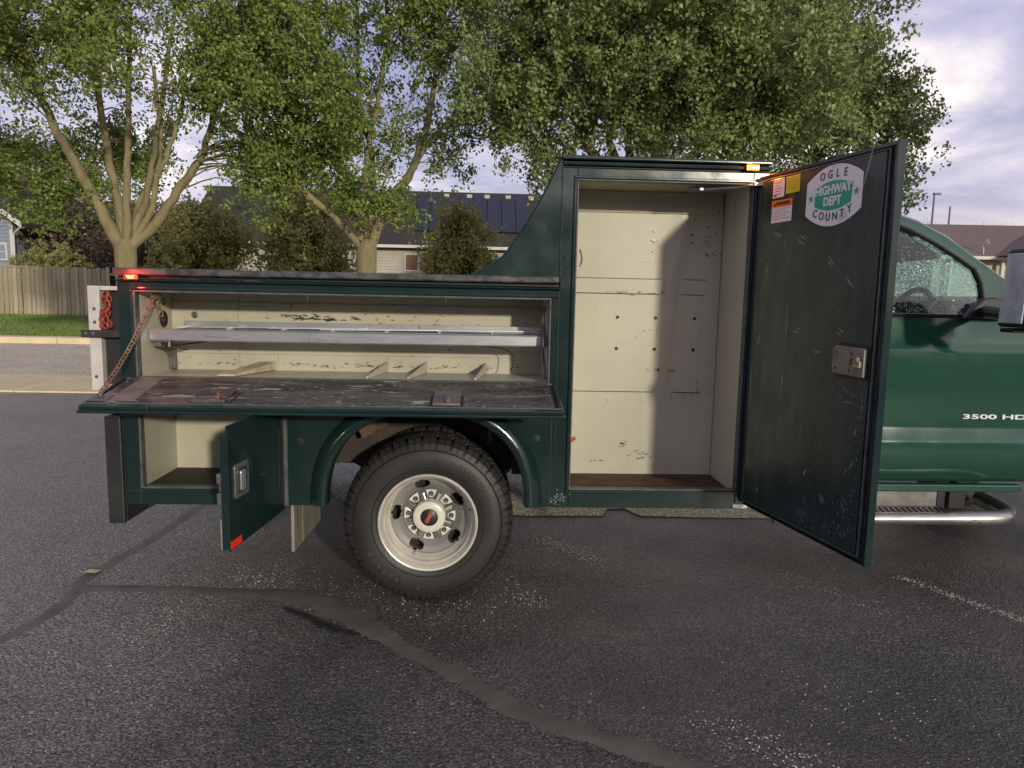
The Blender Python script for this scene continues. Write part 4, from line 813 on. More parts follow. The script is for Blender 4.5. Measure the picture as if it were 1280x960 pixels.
rr_ = lambda s_, z, w_, h, r_: [(s_+sx*(w_-r_)+r_*math.cos(a), z+sz*(h-r_)+r_*math.sin(a)) for sx, sz, a0 in ((1, 1, 0), (-1, 1, 90), (-1, -1, 180), (1, -1, 270)) for a in [R(a0+k*22.5) for k in range(5)]]
b = MB(); sprism(b, rr_(LS-.105, .735, .062, .068, .014), .004, .010); ph = b.build('paddle_handle', GREYM, sd_, bevel=.002)
b2 = MB(); sprism(b2, rr_(LS-.103, .735, .040, .048, .012), .0102, .013); b2.build('handle_recess', pm('recess_steel', (.10, .10, .10), .35, .7), sd_, bevel=.002)
b2 = MB(); sprism(b2, rr_(LS-.095, .735, .020, .040, .008), .013, .021); b2.build('handle_paddle', ALU, sd_, bevel=.003)
b = MB(); sbox(b, LS-.060, LS-.012, .735, .775, -.050, -.029); sbox(b, LS-.060, LS-.012, .655, .700, -.050, -.029); sbox(b, LS-.052, LS-.02, .700, .735, -.045, -.03); b.build('latch', GREYM, sd_, bevel=.004)
b = MB(); sprism(b, [(LS-.008, .482), (LS-.095, .482), (LS-.095, .512), (LS-.008, .512)], .0041, .007); b.build('red_reflector', REFL, sd_)
b = MB(); sbox(b, .06, .062, .60, .86, .004, .0046); b.build('scuff', GASK, sd_)
b = MB()
b.box(-.902, -.886, YF-.012, YF-.001, .492, .995); b.box(-.882, -.871, YF-.010, YF-.001, .492, .995); b.tube([(-.884, YF-.010, .492), (-.884, YF-.010, .995)], .0055, 8); b.build('piano_hinge', GASK, TK, smooth=True)
# --- mud flap
b = MB()
for i, (y0, y1, e) in enumerate(((3.27, 3.33, .0), (3.335, 3.43, .006), (3.435, 3.58, .0), (3.585, 3.85, .004))):
    b.add([(-.876-e, y0, .25-.04*(y0-3.27)), (-.876-e, y1, .25-.04*(y1-3.27)), (-.876-e, y1, .49), (-.876-e, y0, .49), (-.862-e*.3, y0, .25-.04*(y0-3.27)), (-.862-e*.3, y1, .25-.04*(y1-3.27)), (-.862-e*.3, y1, .49), (-.862-e*.3, y0, .49)], [(0, 1, 2, 3), (7, 6, 5, 4), (0, 4, 5, 1), (1, 5, 6, 2), (0, 3, 7, 4)])
b.build('mud_flap', MUDF, TK)
# --- rear bumper, tailgate frame
b = MB(); b.box(-1.675, -1.603, 3.20, 3.225, .405, .90); b.box(-1.675, -1.66, 3.225, 3.45, .405, .90); b.box(-1.62, -1.603, 3.225, 3.45, .405, .90); b.box(-1.66, -1.62, 3.43, 3.45, .405, .90); b.box(-1.66, -1.62, 3.225, 3.43, .405, .42); b.build('rear_bumper', pm('black_bumper', (.02, .021, .022), .4, col2=(.032, .034, .034), cs=8, bump=(40, .3)), TK, bevel=.006)
b = MB(); b.box(-1.675, -1.605, 3.46, 5.4, .40, .52); b.build('bumper_beam', BLKP, TK, bevel=.006)
tg = MB(); tg.box(-1.865, -1.605, 3.62, 3.64, .99, 1.455); tg = tg.build('tailgate', pm('tailgate_dark', (.035, .032, .034), .45, col2=(.02, .02, .02), cs=5), TK)
b = MB(); b.box(-1.925, -1.868, 3.585, 3.64, .96, 1.477); b.build('tailgate_post', PALEP, tg, bevel=.004)
b = MB(); b.box(-1.867, -1.605, 3.59, 3.64, 1.456, 1.4765); b.build('top_bar', PALEP, tg, bevel=.003)
b = MB(); b.box(-1.955, -1.78, 3.565, 3.583, 1.225, 1.262); b.box(-1.779, -1.61, 3.555, 3.583, 1.228, 1.268); b.build('latch_bar', pm('latch_dark', (.07, .06, .06), .45, .4, col2=(.04, .035, .035), cs=20), tg, bevel=.004)
b = MB()
for (x, z) in ((-1.895, 1.365), (-1.895, 1.30), (-1.90, 1.03), (-1.93, 1.243), (-1.895, 1.245), (-1.66, 1.467)): b.lathe([(0, -.004), (.005, -.004), (.009, 0)], (x, 3.564 if 1.2 < z < 1.26 else 3.585, z), 10)
b.build('bolt', GREYM, tg, smooth=True)
tc_ = MB(); chain([(-1.845, 3.60, 1.45), (-1.85, 3.59, 1.40), (-1.835, 3.585, 1.36), (-1.855, 3.58, 1.32), (-1.84, 3.585, 1.27)], .034, .0045, tc_); chain([(-1.83, 3.60, 1.45), (-1.815, 3.58, 1.38), (-1.83, 3.58, 1.33), (-1.815, 3.58, 1.28)], .034, .0045, tc_); chain([(-1.86, 3.59, 1.36), (-1.862, 3.585, 1.27)], .034, .0045, tc_)
tc_.build('tow_chain', REDCH, TK, smooth=True, kind='stuff', label='bundle of red lit chain hanging at the tailgate')

# --- marker lights
def marker(x, z, y, m_l, m_r, name, m_c):
    b = MB(); b.box(x-.030, x+.030, y-.010, y, z-.013, z+.013); o = b.build(name, m_r, TK, bevel=.004)
    ll = bpy.data.lights.new('marker_glow', 'POINT'); ll.energy = 1.6; ll.color = m_c; ll.shadow_soft_size = .012; lo = bpy.data.objects.new('marker_glow', ll); COL.objects.link(lo); lo.parent = o; lo.location = Vector((x, y-.035, z))-Vector(TK.location)
    b = MB(); b.prism([(x-.020, z+.007), (x+.020, z+.007), (x+.014, z-.008), (x-.014, z-.008)], y-.018, y-.0105); b.build('glowing_lens', m_l, o, bevel=.003)
marker(-1.522, 1.518, YF-.024, REDL, LENSR, 'marker_light', (1, .05, .03)); marker(1.196, 2.054, YF-.016, AMBL, LENSA, 'marker_light', (1, .25, .03))

# --- tall cabinet door
t0 = Vector((1.236, 3.205, 0)); t1 = Vector((1.398, 2.405, 0)); tv = (t1-t0).normalized(); tn = Vector((tv.y, -tv.x, 0)); tn = tn if tn.x < 0 else -tn; LT = (t1-t0).length
def TM(s_, z, e): return tuple(t0+tv*s_+tn*e+Vector((0, 0, z)))
def tbox(mb, a, b_, z0, z1, e0, e1, mi=0):
    v = [TM(s_, z, e) for e in (e0, e1) for z in (z0, z1) for s_ in (a, b_)]
    return mb.add(v, [(0, 2, 3, 1), (4, 5, 7, 6), (0, 1, 5, 4), (2, 6, 7, 3), (0, 4, 6, 2), (1, 3, 7, 5)], mi)
def tgeo(mb, vf, s_, z, e, mi=0, rot=0, sx=1):
    v, f = vf; c, q = math.cos(rot), math.sin(rot); return mb.add([TM(s_+(x*c-y*q)*sx, z+x*q+y*c, e+h) for x, y, h in v], f, mi)
td = MB(); tbox(td, 0, LT-.012, .524, 2.012, -.034, -.012); td = td.build('cabinet_door', GREEN, TK, bevel=.004)
b = MB(); tbox(b, .022, .762, .548, 1.988, -.0118, .006); b.build('inner_panel', DOORIN, td, bevel=.004)
b = MB(); tbox(b, .767, .777, .54, 1.998, -.0118, .002); tbox(b, .006, .016, .54, 1.998, -.0118, .002); tbox(b, .018, .765, 1.990, 1.998, -.0118, .002); tbox(b, .018, .765, .538, .546, -.0118, .002); b.build('inner_gasket', GASK, td, bevel=.002)
b = MB(); tbox(b, LT-.010, LT+.002, .522, 2.014, -.024, .006); tbox(b, .0, LT-.011, 2.001, 2.014, -.036, .005); tbox(b, .0, LT-.011, .520, .523, -.036, -.002); b.build('door_flange', GREEN, td, bevel=.002)
b = MB(); b.tube([TM(.797, .53, -.004), TM(.797, 2.0, -.004)], .007, 8); b.build('bulb_seal', BLACK, td, smooth=True)
b = MB(); b.tube([(1.236, 3.205, .53), (1.236, 3.205, 2.005)], .008, 8); b.build('door_hinge', BLACK, td, smooth=True)
def tprism(mb, poly, e0, e1, mi=0):
    n = len(poly); v = [TM(s_, z, e0) for s_, z in poly]+[TM(s_, z, e1) for s_, z in poly]
    return mb.add(v, [tuple(range(n)), tuple(range(2*n-1, n-1, -1))]+[(i, i+n, (i+1) % n+n, (i+1) % n) for i in range(n)], mi)
# latch recess and plate
b = MB(); tbox(b, .597, .760, 1.190, 1.322, .0062, .0075, 1); pl_ = b.build('latch_recess', [GREYM, BLKI], td)
b = MB(); tprism(b, [(.588, 1.215), (.600, 1.203), (.752, 1.200), (.756, 1.205), (.756, 1.302), (.752, 1.307), (.600, 1.310), (.588, 1.298)], .0078, .026); b.build('latch_plate', GREYM, td, bevel=.004)
b = MB()
for s_, z in ((.612, 1.285), (.690, 1.285), (.608, 1.225), (.686, 1.222)): tprism(b, [(s_+.005*math.cos(a), z+.005*math.sin(a)) for a in [k*.785 for k in range(8)]], .0262, .0268, 0)
tbox(b, .690, .735, 1.245, 1.268, .0262, .0275); b.build('screw_hole', BLKI, td)
b = MB(); tbox(b, .712, .752, 1.235, 1.262, .0276, .040); tbox(b, .725, .745, 1.255, 1.275, .03, .046); b.build('rotary_latch', pm('worn_latch', (.5, .45, .38), .35, .7, col2=(.2, .15, .1), cs=60), td, bevel=.004)
# county seal
def barrel(cs_, cz_, w_, h, bow, k=10):
    """outline with straight sides and bowed top and bottom"""
    p = []
    for i in range(k+1): u = -1+2*i/k; p.append((cs_+u*w_, cz_+h-bow*u*u))
    for i in range(k+1): u = 1-2*i/k; p.append((cs_+u*w_, cz_-h+bow*u*u))
    return p
sc_, zc_ = .502, 1.872
b = MB(); tprism(b, barrel(sc_, zc_, .157, .115, .052), .0062, .0078, 0); tprism(b, barrel(sc_, zc_, .104, .055, .022), .0079, .0086, 1)
tgeo(b, text_geo('HIGHWAY', .046, bold=.0018), sc_, zc_+.021, .0094, 0, sx=.93); tgeo(b, text_geo('DEPT', .046, bold=.0018), sc_, zc_-.022, .0094, 0, sx=.93)
for word, zc2, sgn, wd_, dip in (('OGLE', zc_+.079, 1, .043, .012), ('COUNTY', zc_-.081, -1, .039, .036)):
    n = len(word)
    for i, c in enumerate(word):
        u = i-(n-1)/2; ds = u*wd_; t_ = ds/.13; tgeo(b, text_geo(c, .043, bold=.0003), sc_+ds, zc2-sgn*dip*t_*t_, .0086, 2, rot=-sgn*t_*.22, sx=.9)
for sg_ in (-1, 1):
    st = [(sc_+sg_*.128+(.017 if k % 2 == 0 else .007)*math.sin(k*math.pi/5), zc_+(.017 if k % 2 == 0 else .007)*math.cos(k*math.pi/5)) for k in range(10)]
    tprism(b, st, .0080, .0088, 1)
b.build('county_seal', [WHT, STG, BLKI], td)
b = MB(); tbox(b, .112, .192, 1.907, 1.980, .0062, .0068, 0); 
for i in range(5): tbox(b, .118, .150+.03*random.random(), 1.968-i*.012, 1.9715-i*.012, .0069, .0071, 1)
for i in range(4): tbox(b, .118+i*.006, .121+i*.006, 1.911, 1.921, .0069, .0071, 2)
b.build('instruction_label', [WHT, REDP, BLKI], td)
b = MB(); tbox(b, .203, .295, 1.915, 1.990-.004, .0062, .0068, 0)
for i in range(6): tbox(b, .212, .286, 1.972-i*.009, 1.9745-i*.009, .0069, .0071, 1)
b.build('yellow_label', [YEL, pm('olive_print', (.38, .30, .02), .5)], td)
b = MB(); tbox(b, .110, .252, 1.802, 1.865, .0062, .0068, 0); tbox(b, .110, .252, 1.8655, 1.895, .0062, .0068, 1)
tgeo(b, text_geo('WARNING', .020, bold=.0006), .190, 1.880, .0072, 2); tprism(b, [(.122, 1.872), (.140, 1.872), (.131, 1.890)], .0069, .0073, 2)
for i in range(5): tbox(b, .130, .246-.03*(i % 2), 1.857-i*.010, 1.8595-i*.010, .0069, .0071, 3); tbox(b, .114, .122, 1.857-i*.010, 1.860-i*.010, .0069, .0071, 2)
b.build('warning_label', [WHT, ORG, BLKI, GRYT], td)
# scratches scored into the door face
scm = pm('bare_scratch', (.34, .36, .34), .5); b = MB(); rnd = random.Random(12)
for s_, z, l, a in ((.18, 1.80, .12, .45), (.33, 1.72, .10, -.55), (.16, 1.745, .13, -.35), (.10, 1.60, .06, 1.3), (.22, 1.70, .08, 1.5), (.63, 1.55, .10, -.7), (.68, 1.95, .30, 1.25), (.52, 1.62, .09, -.8), (.60, 1.36, .06, -.6), (.72, 1.0, .07, 1.4), (.35, 1.36, .05, -.3), (.45, .78, .04, 1.2), (.13, .70, .05, .9), (.13, .62, .04, 1.3), (.48, 1.28, .05, -.2), (.56, .70, .05, -1.0), (.70, .86, .06, 1.1), (.08, 1.3, .07, 1.4)):
    for k in range(2):
        l2_ = l*rnd.uniform(.5, 1); w_ = rnd.uniform(.0008, .0022); o_ = rnd.gauss(0, .006); p0 = (s_+o_, z+o_); d_ = (math.cos(a+rnd.gauss(0, .1)), math.sin(a)); nn = (-d_[1]*w_, d_[0]*w_)
        tprism(b, [(p0[0]-d_[0]*l2_/2, p0[1]-d_[1]*l2_/2), (p0[0]+nn[0], p0[1]+nn[1]), (p0[0]+d_[0]*l2_/2, p0[1]+d_[1]*l2_/2), (p0[0]-nn[0], p0[1]-nn[1])], .0061, .0066)
for _ in range(150):
    s_, z, w_ = rnd.uniform(.05, .74), rnd.uniform(.57, 1.8), rnd.uniform(.0007, .002); tprism(b, [(s_-w_, z), (s_, z-w_*rnd.uniform(1, 3)), (s_+w_, z), (s_, z+w_)], .0061, .0066)
for (cs_, cz_, n, sx_, sz_) in ((.70, .68, 60, .03, .06), (.46, .62, 26, .015, .03), (.60, .60, 40, .08, .03), (.74, 1.02, 40, .012, .12), (.68, 1.14, 26, .05, .02), (.06, 1.2, 40, .008, .4), (.35, .85, 30, .15, .15)):
    for _ in range(n):
        s_, z, w_, h_ = cs_+rnd.gauss(0, sx_), cz_+rnd.gauss(0, sz_), rnd.uniform(.0004, .0011), rnd.uniform(.002, .008)
        if .03 < s_ < .75 and z > .56: k_ = rnd.gauss(0, .004); tprism(b, [(s_-w_, z), (s_+k_, z-h_), (s_+w_, z), (s_-k_, z+h_)], .0061, .0064)
b.build('scratches', scm, td, kind='stuff')
# door strut
b = MB(); b.tube([(.945, 3.30, 1.972), (1.06, 3.27, 1.975)], .011, 10); b.tube([(1.06, 3.27, 1.975), (1.145, 3.243, 1.979)], .009, 10); b.tube([(1.145, 3.243, 1.979), (1.235, 3.19, 1.982)], .006, 8); b.box(.985, .997, 3.265, 3.31, 1.962, 1.990); b.box(1.20, 1.262, 3.17, 3.20, 1.974, 1.986); b.build('door_strut', ALU, TK, smooth=True)

# ------------------------------------------------------------------ wheels
WC = (-.235, 3.235, .404)
def make_wheel(c, deep, name='wheel', outer=True):
    cx, cy, cz = c; o = MB().lathe([(.06, .21), (.15, .21), (.16, .22), (.16, .24)], c, 24).build(name, FRAMEM, TK)
    ty = MB(); ty.lathe([(.232, .012), (.240, .004), (.256, .0), (.300, -.006), (.335, .0), (.362, .014), (.380, .030), (.3885, .050), (.3885, .20), (.378, .225), (.34, .25), (.25, .245), (.23, .235)], c, 72); ty.build('tyre', TYRE, o, smooth=True, angle=50)
    # grooves ring on the sidewall
    rg = MB(); rg.lathe([(.2605, -.0015), (.2625, -.0055), (.2645, -.003)], c, 72); rg.lathe([(.344, .003), (.3465, -.001), (.349, .006)], c, 72); rg.build('sidewall_ring', TYRE, o, smooth=True)
    tr_ = MB(); rnd = random.Random(2); n = 34
    def blk(r0, r1, a0, a1, y0, y1, y2):
        v = []
        for r_, (ya, yb) in ((r0, (y0, y1)), (r1, (y0 if y2 is None else y2, y1))):
            for a in (a0, a1):
                for y in (ya, yb): v.append((cx+r_*math.cos(a), cy+y, cz+r_*math.sin(a)))
        tr_.add(v, [(0, 1, 3, 2), (4, 6, 7, 5), (0, 2, 6, 4), (1, 5, 7, 3), (0, 4, 5, 1), (2, 3, 7, 6)])
    for k in range(n):
        a = 2*math.pi*k/n; da = 2*math.pi/n
        # shoulder lug: runs from sidewall to tread, split by a slot
        for (u0, u1) in ((.04, .40), (.45, .84)):
            a0, a1 = a+da*u0, a+da*u1; v = []
            for (r_, y) in ((.350, .006), (.376, .018), (.397, .040), (.4025, .060), (.383, .060), (.36, .03)):
                for q in (a0, a1): v.append((cx+r_*math.cos(q), cy+y, cz+r_*math.sin(q)))
            m_ = 6; tr_.add(v, [(2*i, 2*i+1, 2*((i+1) % m_)+1, 2*((i+1) % m_)) for i in range(m_)]+[tuple(2*i for i in range(m_)), tuple(2*i+1 for i in range(m_))[::-1]])
        j = .5*da
        blk(.385, .4035, a+da*.06, a+da*.86, .066, .096, None)
        blk(.385, .4040, a+da*.30, a+da*1.12, .102, .132, None)
        blk(.385, .4040, a+da*.06, a+da*.86, .138, .168, None)
        blk(.385, .4025, a+da*.30, a+da*1.12, .174, .21, None)
    tr_.build('tyre_tread', TYRE, o, kind='stuff')
    tx = MB(); word = 'Firestone'
    for start, w_, sz in ((R(262), 'Firestone', .034), (R(60), 'TRANSFORCE', .020)):
        a = start
        for c_ in w_:
            vf = text_geo(c_, sz, ext=.0012); r_ = .312; sg = -1; 
            rot = a-math.pi/2
            ct, st_ = math.cos(rot), math.sin(rot)
            tx.add([(cx+r_*math.cos(a)+x*ct-y*st_, cy-.0075-h, cz+r_*math.sin(a)+x*st_+y*ct) for x, y, h in vf[0]], vf[1])
            a += (-.115 if start > R(180) else -.075) if start < R(180) else -.115
    if outer: tx.build('sidewall_lettering', TYREL, o)
    rm = MB(); rm.lathe([(.226, .020), (.2345, .010), (.2345, -.002), (.230, -.006), (.2235, -.003), (.219, .010), (.214, .020), (.212, .034), (.204, .042), (.2025, .066), (.197, .072), (.194, .100), (.188, .106)], c, 72); rm.build('rim', RIMS, o, smooth=True, angle=40)
    DR = [.188, .184, .178, .172, .166, .160, .154, .148, .142, .136, .130]; DZ = [.106, .111, .115, .119, .122, .126, .131, .137, .144, .150, .153]; na = 140; v = []; f = []; nr = len(DR)
    for k in range(na):
        a = 2*math.pi*k/na
        for r_, z_ in zip(DR, DZ): v.append((cx+r_*math.cos(a), cy+z_, cz+r_*math.sin(a)))
    for k in range(na):
        for i in range(nr-1):
            a = 2*math.pi*(k+.5)/na; r_ = (DR[i]+DR[i+1])/2
            if not any((((a-h+math.pi) % (2*math.pi)-math.pi)*.16/.039)**2+((r_-.160)/.0215)**2 < 1 for h in [R(175+72*j) for j in range(5)]): f.append((k*nr+i, k*nr+i+1, ((k+1) % na)*nr+i+1, ((k+1) % na)*nr+i))
    dm = MB().add(v, f); dm.build('rim_disc', DISCM, o, smooth=True, angle=60)
    hb_ = MB()
    for j in range(5):
        a = R(175+72*j); n2 = 20; ca, sa = math.cos(a), math.sin(a); v = []
        for dep in (.126, .165):
            for q in range(n2):
                t_, r_ = .0375*math.cos(2*math.pi*q/n2), .160+.0205*math.sin(2*math.pi*q/n2); v.append((cx+r_*ca-t_*sa, cy+dep, cz+r_*sa+t_*ca))
        hb_.add(v, [(q, (q+1) % n2, n2+(q+1) % n2, n2+q) for q in range(n2)])
    hb_.build('hand_hole_edge', UNDRUST, o, smooth=True)
    MB().lathe([(.0, .20), (.187, .19)], c, 32).build('hole_backing', BLKI, o)
    lc = MB(); lc.lathe([(.131, .150), (.129, .143), (.126, .141), (.118, .143), (.0, .150)], c, 72); lc.build('hub_face', HUBM, o, smooth=True, angle=30)
    for i in range(8):
        a = R(87+45*i); x, z = cx+.104*math.cos(a), cz+.104*math.sin(a); ca, sa = math.cos(a), math.sin(a)
        p = MB(); p.prism([(cx+r_*ca-t_*sa, cz+r_*sa+t_*ca) for r_, t_ in [(.1225, -.026), (.1245, 0), (.1225, .026), (.104, .021), (.086, .006), (.086, -.006), (.104, -.021)]], cy+.137, cy+.143); p.build('bright_pocket', POCK, o, bevel=.001)
        q = MB(); q.lathe([(.0, .1365), (.0125, .1365), (.0135, .1375)], (x, cy, z), 14); q.build('nut_well', BLKI, o)
        nb = MB(); nb.lathe([(0, .122), (.006, .121), (.0095, .125), (.0105, .1385)], (x, cy, z), 6); nb.build('lug_nut', GREYM, o)
        a2 = a+R(22.5); ca, sa = math.cos(a2), math.sin(a2); q = MB()
        v = [(cx+r_*ca-t_*sa, cy+y, cz+r_*sa+t_*ca) for r_, t_, y in ((.122, -.016, .141), (.122, .016, .141), (.07, .013, .141), (.07, -.013, .141), (.116, -.010, .130), (.116, .010, .130), (.07, .009, .120), (.07, -.009, .120))]
        q.add(v, [(4, 5, 6, 7), (0, 1, 5, 4), (1, 2, 6, 5), (3, 0, 4, 7), (2, 3, 7, 6)]); q.build('liner_spoke', HUBM, o, bevel=.004)
    hc = MB(); hc.lathe([(.079, .142), (.0785, .100), (.076, .090), (.070, .085), (.050, .083), (.043, .0835), (.042, .086)], c, 56, 0); hc.lathe([(.0425, .0855), (.036, .081), (.0, .079)], c, 40, 1)
    if outer:
        vf = text_geo('GMC', .025, ext=.0008, bold=.0008); rot = R(62); ct, st_ = math.cos(rot), math.sin(rot)
        hc.add([(cx+(x*ct-y*st_), cy+.0775-h, cz+x*st_+y*ct) for x, y, h in vf[0]], vf[1], 2)
    hc.build('hub_cap', [IVORY, BLKP, pm('logo_red', (.65, .10, .09), .4)], o, smooth=True, angle=35)
    vs = MB(); vs.tube([(cx+.19, cy+.06, cz+.05), (cx+.20, cy+.02, cz+.055)], .004, 6); vs.build('valve_stem', BLKP, o)
    return o
RW = make_wheel(WC, True)
# inner twin tyre, far side wheels and front wheels share the meshes
def copy_part(o, parent, off, flip=False, skip=()):
    c = o.copy(); COL.objects.link(c); c.parent = parent
    org = Vector(TK.location)
    if flip: c.matrix_parent_inverse = Matrix.Identity(4); c.scale = (1, -1, 1); c.location = Vector((0, 0, 0))+Vector(off)
    else: c.location = Vector(off)
    for ch in o.children:
        if ch.name.split('.')[0] in skip: continue
        d = ch.copy(); COL.objects.link(d); d.parent = c
    return c
copy_part(RW, TK, (0, .275, 0), skip=('lug_nut', 'liner_spoke', 'bright_pocket', 'hub_cap', 'hole_backing', 'sidewall_lettering'))
copy_part(RW, TK, (0, .0, 0), flip=True); copy_part(RW, TK, (0, -.275, 0), flip=True, skip=('lug_nut', 'liner_spoke', 'bright_pocket', 'hub_cap', 'hole_backing', 'sidewall_lettering'))
copy_part(RW, TK, (3.95, .10, 0)); copy_part(RW, TK, (3.95, -.10, 0), flip=True)
# axle, springs, frame, exhaust and well structure
b = MB()
for y in (4.0, 4.84): b.box(-1.55, 4.6, y-.04, y+.04, .56, .72)
for x in (-1.4, -.8, .5, 1.2, 2.4): b.box(x, x+.06, 4.045, 4.795, .60, .68)
b.build('chassis_frame', FRAMEM, TK, bevel=.01)
b = MB(); b.tube([(-.235, 3.4, .404), (-.235, 5.45, .404)], .055, 14); b.tube([(-.40, 4.42, .40), (-.235, 4.42, .42), (-.05, 4.42, .40)], [.06, .16, .07], 14); b.tube([(.0, 4.42, .42), (1.6, 4.42, .52)], .045, 12); b.build('rear_axle', FRAMEM, TK, smooth=True)
b = MB()
for i in range(5): 
    b.tube(smooth_path([(-.95+i*.10, 3.92, .63-i*.02), (-.6, 3.92, .54-i*.022), (-.235, 3.92, .50-i*.024), (.13, 3.92, .54-i*.022), (.48-i*.10, 3.92, .63-i*.02)], 4), .016, 6)
b.build('leaf_spring', UNDRUST, TK)
b = MB(); b.box(-.862, .329, 3.603, 3.615, .60, .992); b.box(-.862, .329, 3.252, 3.60, .994, 1.0); b.box(-.875, -.863, 3.252, 3.60, .52, .99); b.box(.330, .343, 3.252, 3.60, .52, .99); b.build('wheel_well', FRAMEM, TK)
b = MB()
for (x0, x1, y0, y1, z0, z1) in ((-.82, -.55, 3.52, 3.58, .84, .93), (-.70, -.40, 3.55, 3.60, .88, .965), (-.84, -.66, 3.48, 3.53, .70, .80), (-.60, -.45, 3.50, 3.55, .78, .83)):
    M_ = Matrix.Translation(((x0+x1)/2, 0, (z0+z1)/2)) @ Matrix.Rotation(R(-28), 4, 'Y'); b.box(-(x1-x0)/2, (x1-x0)/2, y0, y1, -(z1-z0)/2, (z1-z0)/2, 0, M_)
b.build('rusty_brackets', UNDRUST, TK, bevel=.005)
b = MB(); b.tube([(.20, 3.55, .60), (.20, 3.55, .68)], .012, 8); b.box(.165, .245, 3.50, 3.52, .575, .66); b.tube([(.205, 3.50, .63), (.205, 3.47, .63)], .018, 10); b.build('brake_bracket', UNDRUST, TK)
# bed floor, far side box
b = MB(); b.box(-1.57, 1.26, 3.66, 5.2, .86, .90); b.box(-1.57, .352, 5.22, 5.62, .50, 1.55); b.box(.353, 1.285, 5.20, 5.62, .50, 2.08); b.box(1.24, 1.285, 3.65, 5.19, .5, 1.55); b.build('far_side_box', GREEN, TK, bevel=.01)
b = MB(); b.box(-1.60, -1.578, 3.65, 5.2, .90, 1.45); b.build('rear_gate_panel', GREEN, TK, bevel=.006)

# ------------------------------------------------------------------ cab
YC = 4.42
def yg(z): return 3.45+max(0, z-1.415)*.28
prof = [(3.50, .560), (3.468, .566), (3.435, .60), (3.405, .70), (3.398, .775), (3.402, .792), (3.424, .845), (3.426, .865), (3.412, .95), (3.402, 1.08), (3.400, 1.20), (3.402, 1.232), (3.414, 1.246), (3.430, 1.30), (3.442, 1.36), (3.452, 1.408)]
def cab_side(mb, x0, x1, mirror=False, steps=8, bow=0):
    v = []; n = len(prof)
    for i in range(steps+1):
        x = x0+(x1-x0)*i/steps
        for y, z in prof: v.append((x, (2*YC-y) if mirror else y, z))
    mb.add(v, [((i*n+j), (i+1)*n+j, (i+1)*n+j+1, i*n+j+1) if not mirror else ((i*n+j), i*n+j+1, (i+1)*n+j+1, (i+1)*n+j) for i in range(steps) for j in range(n-1)])
cb = MB()
roofp = [(1.42, 1.92), (1.60, 1.945), (1.85, 1.948), (2.0, 1.937), (2.126, 1.917), (2.215, 1.891), (2.355, 1.817), (2.472, 1.73), (2.608, 1.632), (2.80, 1.49), (2.92, 1.40)]
inn = [(1.52, 1.855), (1.60, 1.868), (1.85, 1.878), (1.99, 1.874), (2.096, 1.859), (2.16, 1.835), (2.29, 1.767), (2.395, 1.700), (2.476, 1.643), (2.50, 1.58), (2.51, 1.415)]
for mir in (False, True):
    Y_ = (lambda y: 2*YC-y) if mir else (lambda y: y)
    v = []
    for (xo, zo), (xi, zi) in zip(roofp, inn):
        xm, zm = xo*.45+xi*.55, zo*.45+zi*.55
        v += [(xo, Y_(yg(zo)+.030), zo+.004), (xo, Y_(yg(zo)+.008), zo-.008), (xo*.75+xi*.25, Y_(yg(zo)-.008), zo*.75+zi*.25), (xm, Y_(yg(zm)-.010), zm), (xi, Y_(yg(zi)-.004), zi), (xi, Y_(yg(zi)+.03), zi)]
    n = 6; cb.add(v, [(i*n+j, (i+1)*n+j, (i+1)*n+j+1, i*n+j+1) for i in range(len(roofp)-1) for j in range(n-1)])
    v = [(1.42, Y_(3.455), 1.405), (1.52, Y_(3.455), 1.405), (1.52, Y_(yg(1.855)), 1.855), (1.42, Y_(yg(1.92)), 1.92)]; cb.add(v, [(0, 1, 2, 3)])
    cab_side(cb, 1.42, 1.50, mir, 1); cab_side(cb, 3.02, 3.40, mir, 3)
# roof skin
v = []; 
RP = [p for p in roofp if p[0] < 2.36]
for (xo, zo) in RP:
    for k in range(9):
        u = k/8; y = yg(zo)+.03+(2*(YC-yg(zo)-.03))*u; v.append((xo, y, zo+.004+.045*(1-(2*u-1)**4)))
cb.add(v, [(i*9+k, (i+1)*9+k, (i+1)*9+k+1, i*9+k+1) for i in range(len(RP)-1) for k in range(8)])
cb.box(1.38, 1.42, 3.46, 5.38, .6, 1.40)
cb.add([(1.42, 3.46, 1.40), (1.42, 5.38, 1.40), (1.42, 5.25, 1.92), (1.42, 3.6, 1.92)], [(0, 1, 2, 3)])
# hood and front
cb.add([(2.92, 3.48, 1.40), (2.92, 5.36, 1.40), (4.55, 5.30, 1.22), (4.55, 3.54, 1.22), (4.62, 5.2, .7), (4.62, 3.6, .7), (2.92, YC, 1.46), (4.55, YC, 1.28)], [(0, 3, 7, 6), (6, 7, 2, 1), (3, 5, 4, 2, 7)])
cb.build('cab_shell', CABG, TK, smooth=True, angle=38)
fe = MB()
for mir in (False, True):
    Y_ = (lambda y: 2*YC-y) if mir else (lambda y: y)
    ar = squircle(3.715, .50, .47, .50, 2.1, 20); v = []
    topz = [1.40-(x-3.0)*.115 for x, z in ar]
    for (x, z), tz in zip(ar, topz): v += [(x, Y_(3.405), z), (x, Y_(3.40), (z+tz)/2), (x, Y_(3.46), tz)]
    fe.add(v, [(3*i+j, 3*i+3+j, 3*i+4+j, 3*i+1+j) for i in range(len(ar)-1) for j in range(2)])
    fe.add([(4.185, Y_(3.405), .5), (4.62, Y_(3.60), .5), (4.62, Y_(3.58), 1.20), (4.185, Y_(3.46), 1.26)], [(0, 1, 2, 3)]); fe.add([(3.02, Y_(3.405), .56), (3.245, Y_(3.405), .56), (3.245, Y_(3.46), 1.37), (3.02, Y_(3.46), 1.395)], [(0, 1, 2, 3)])
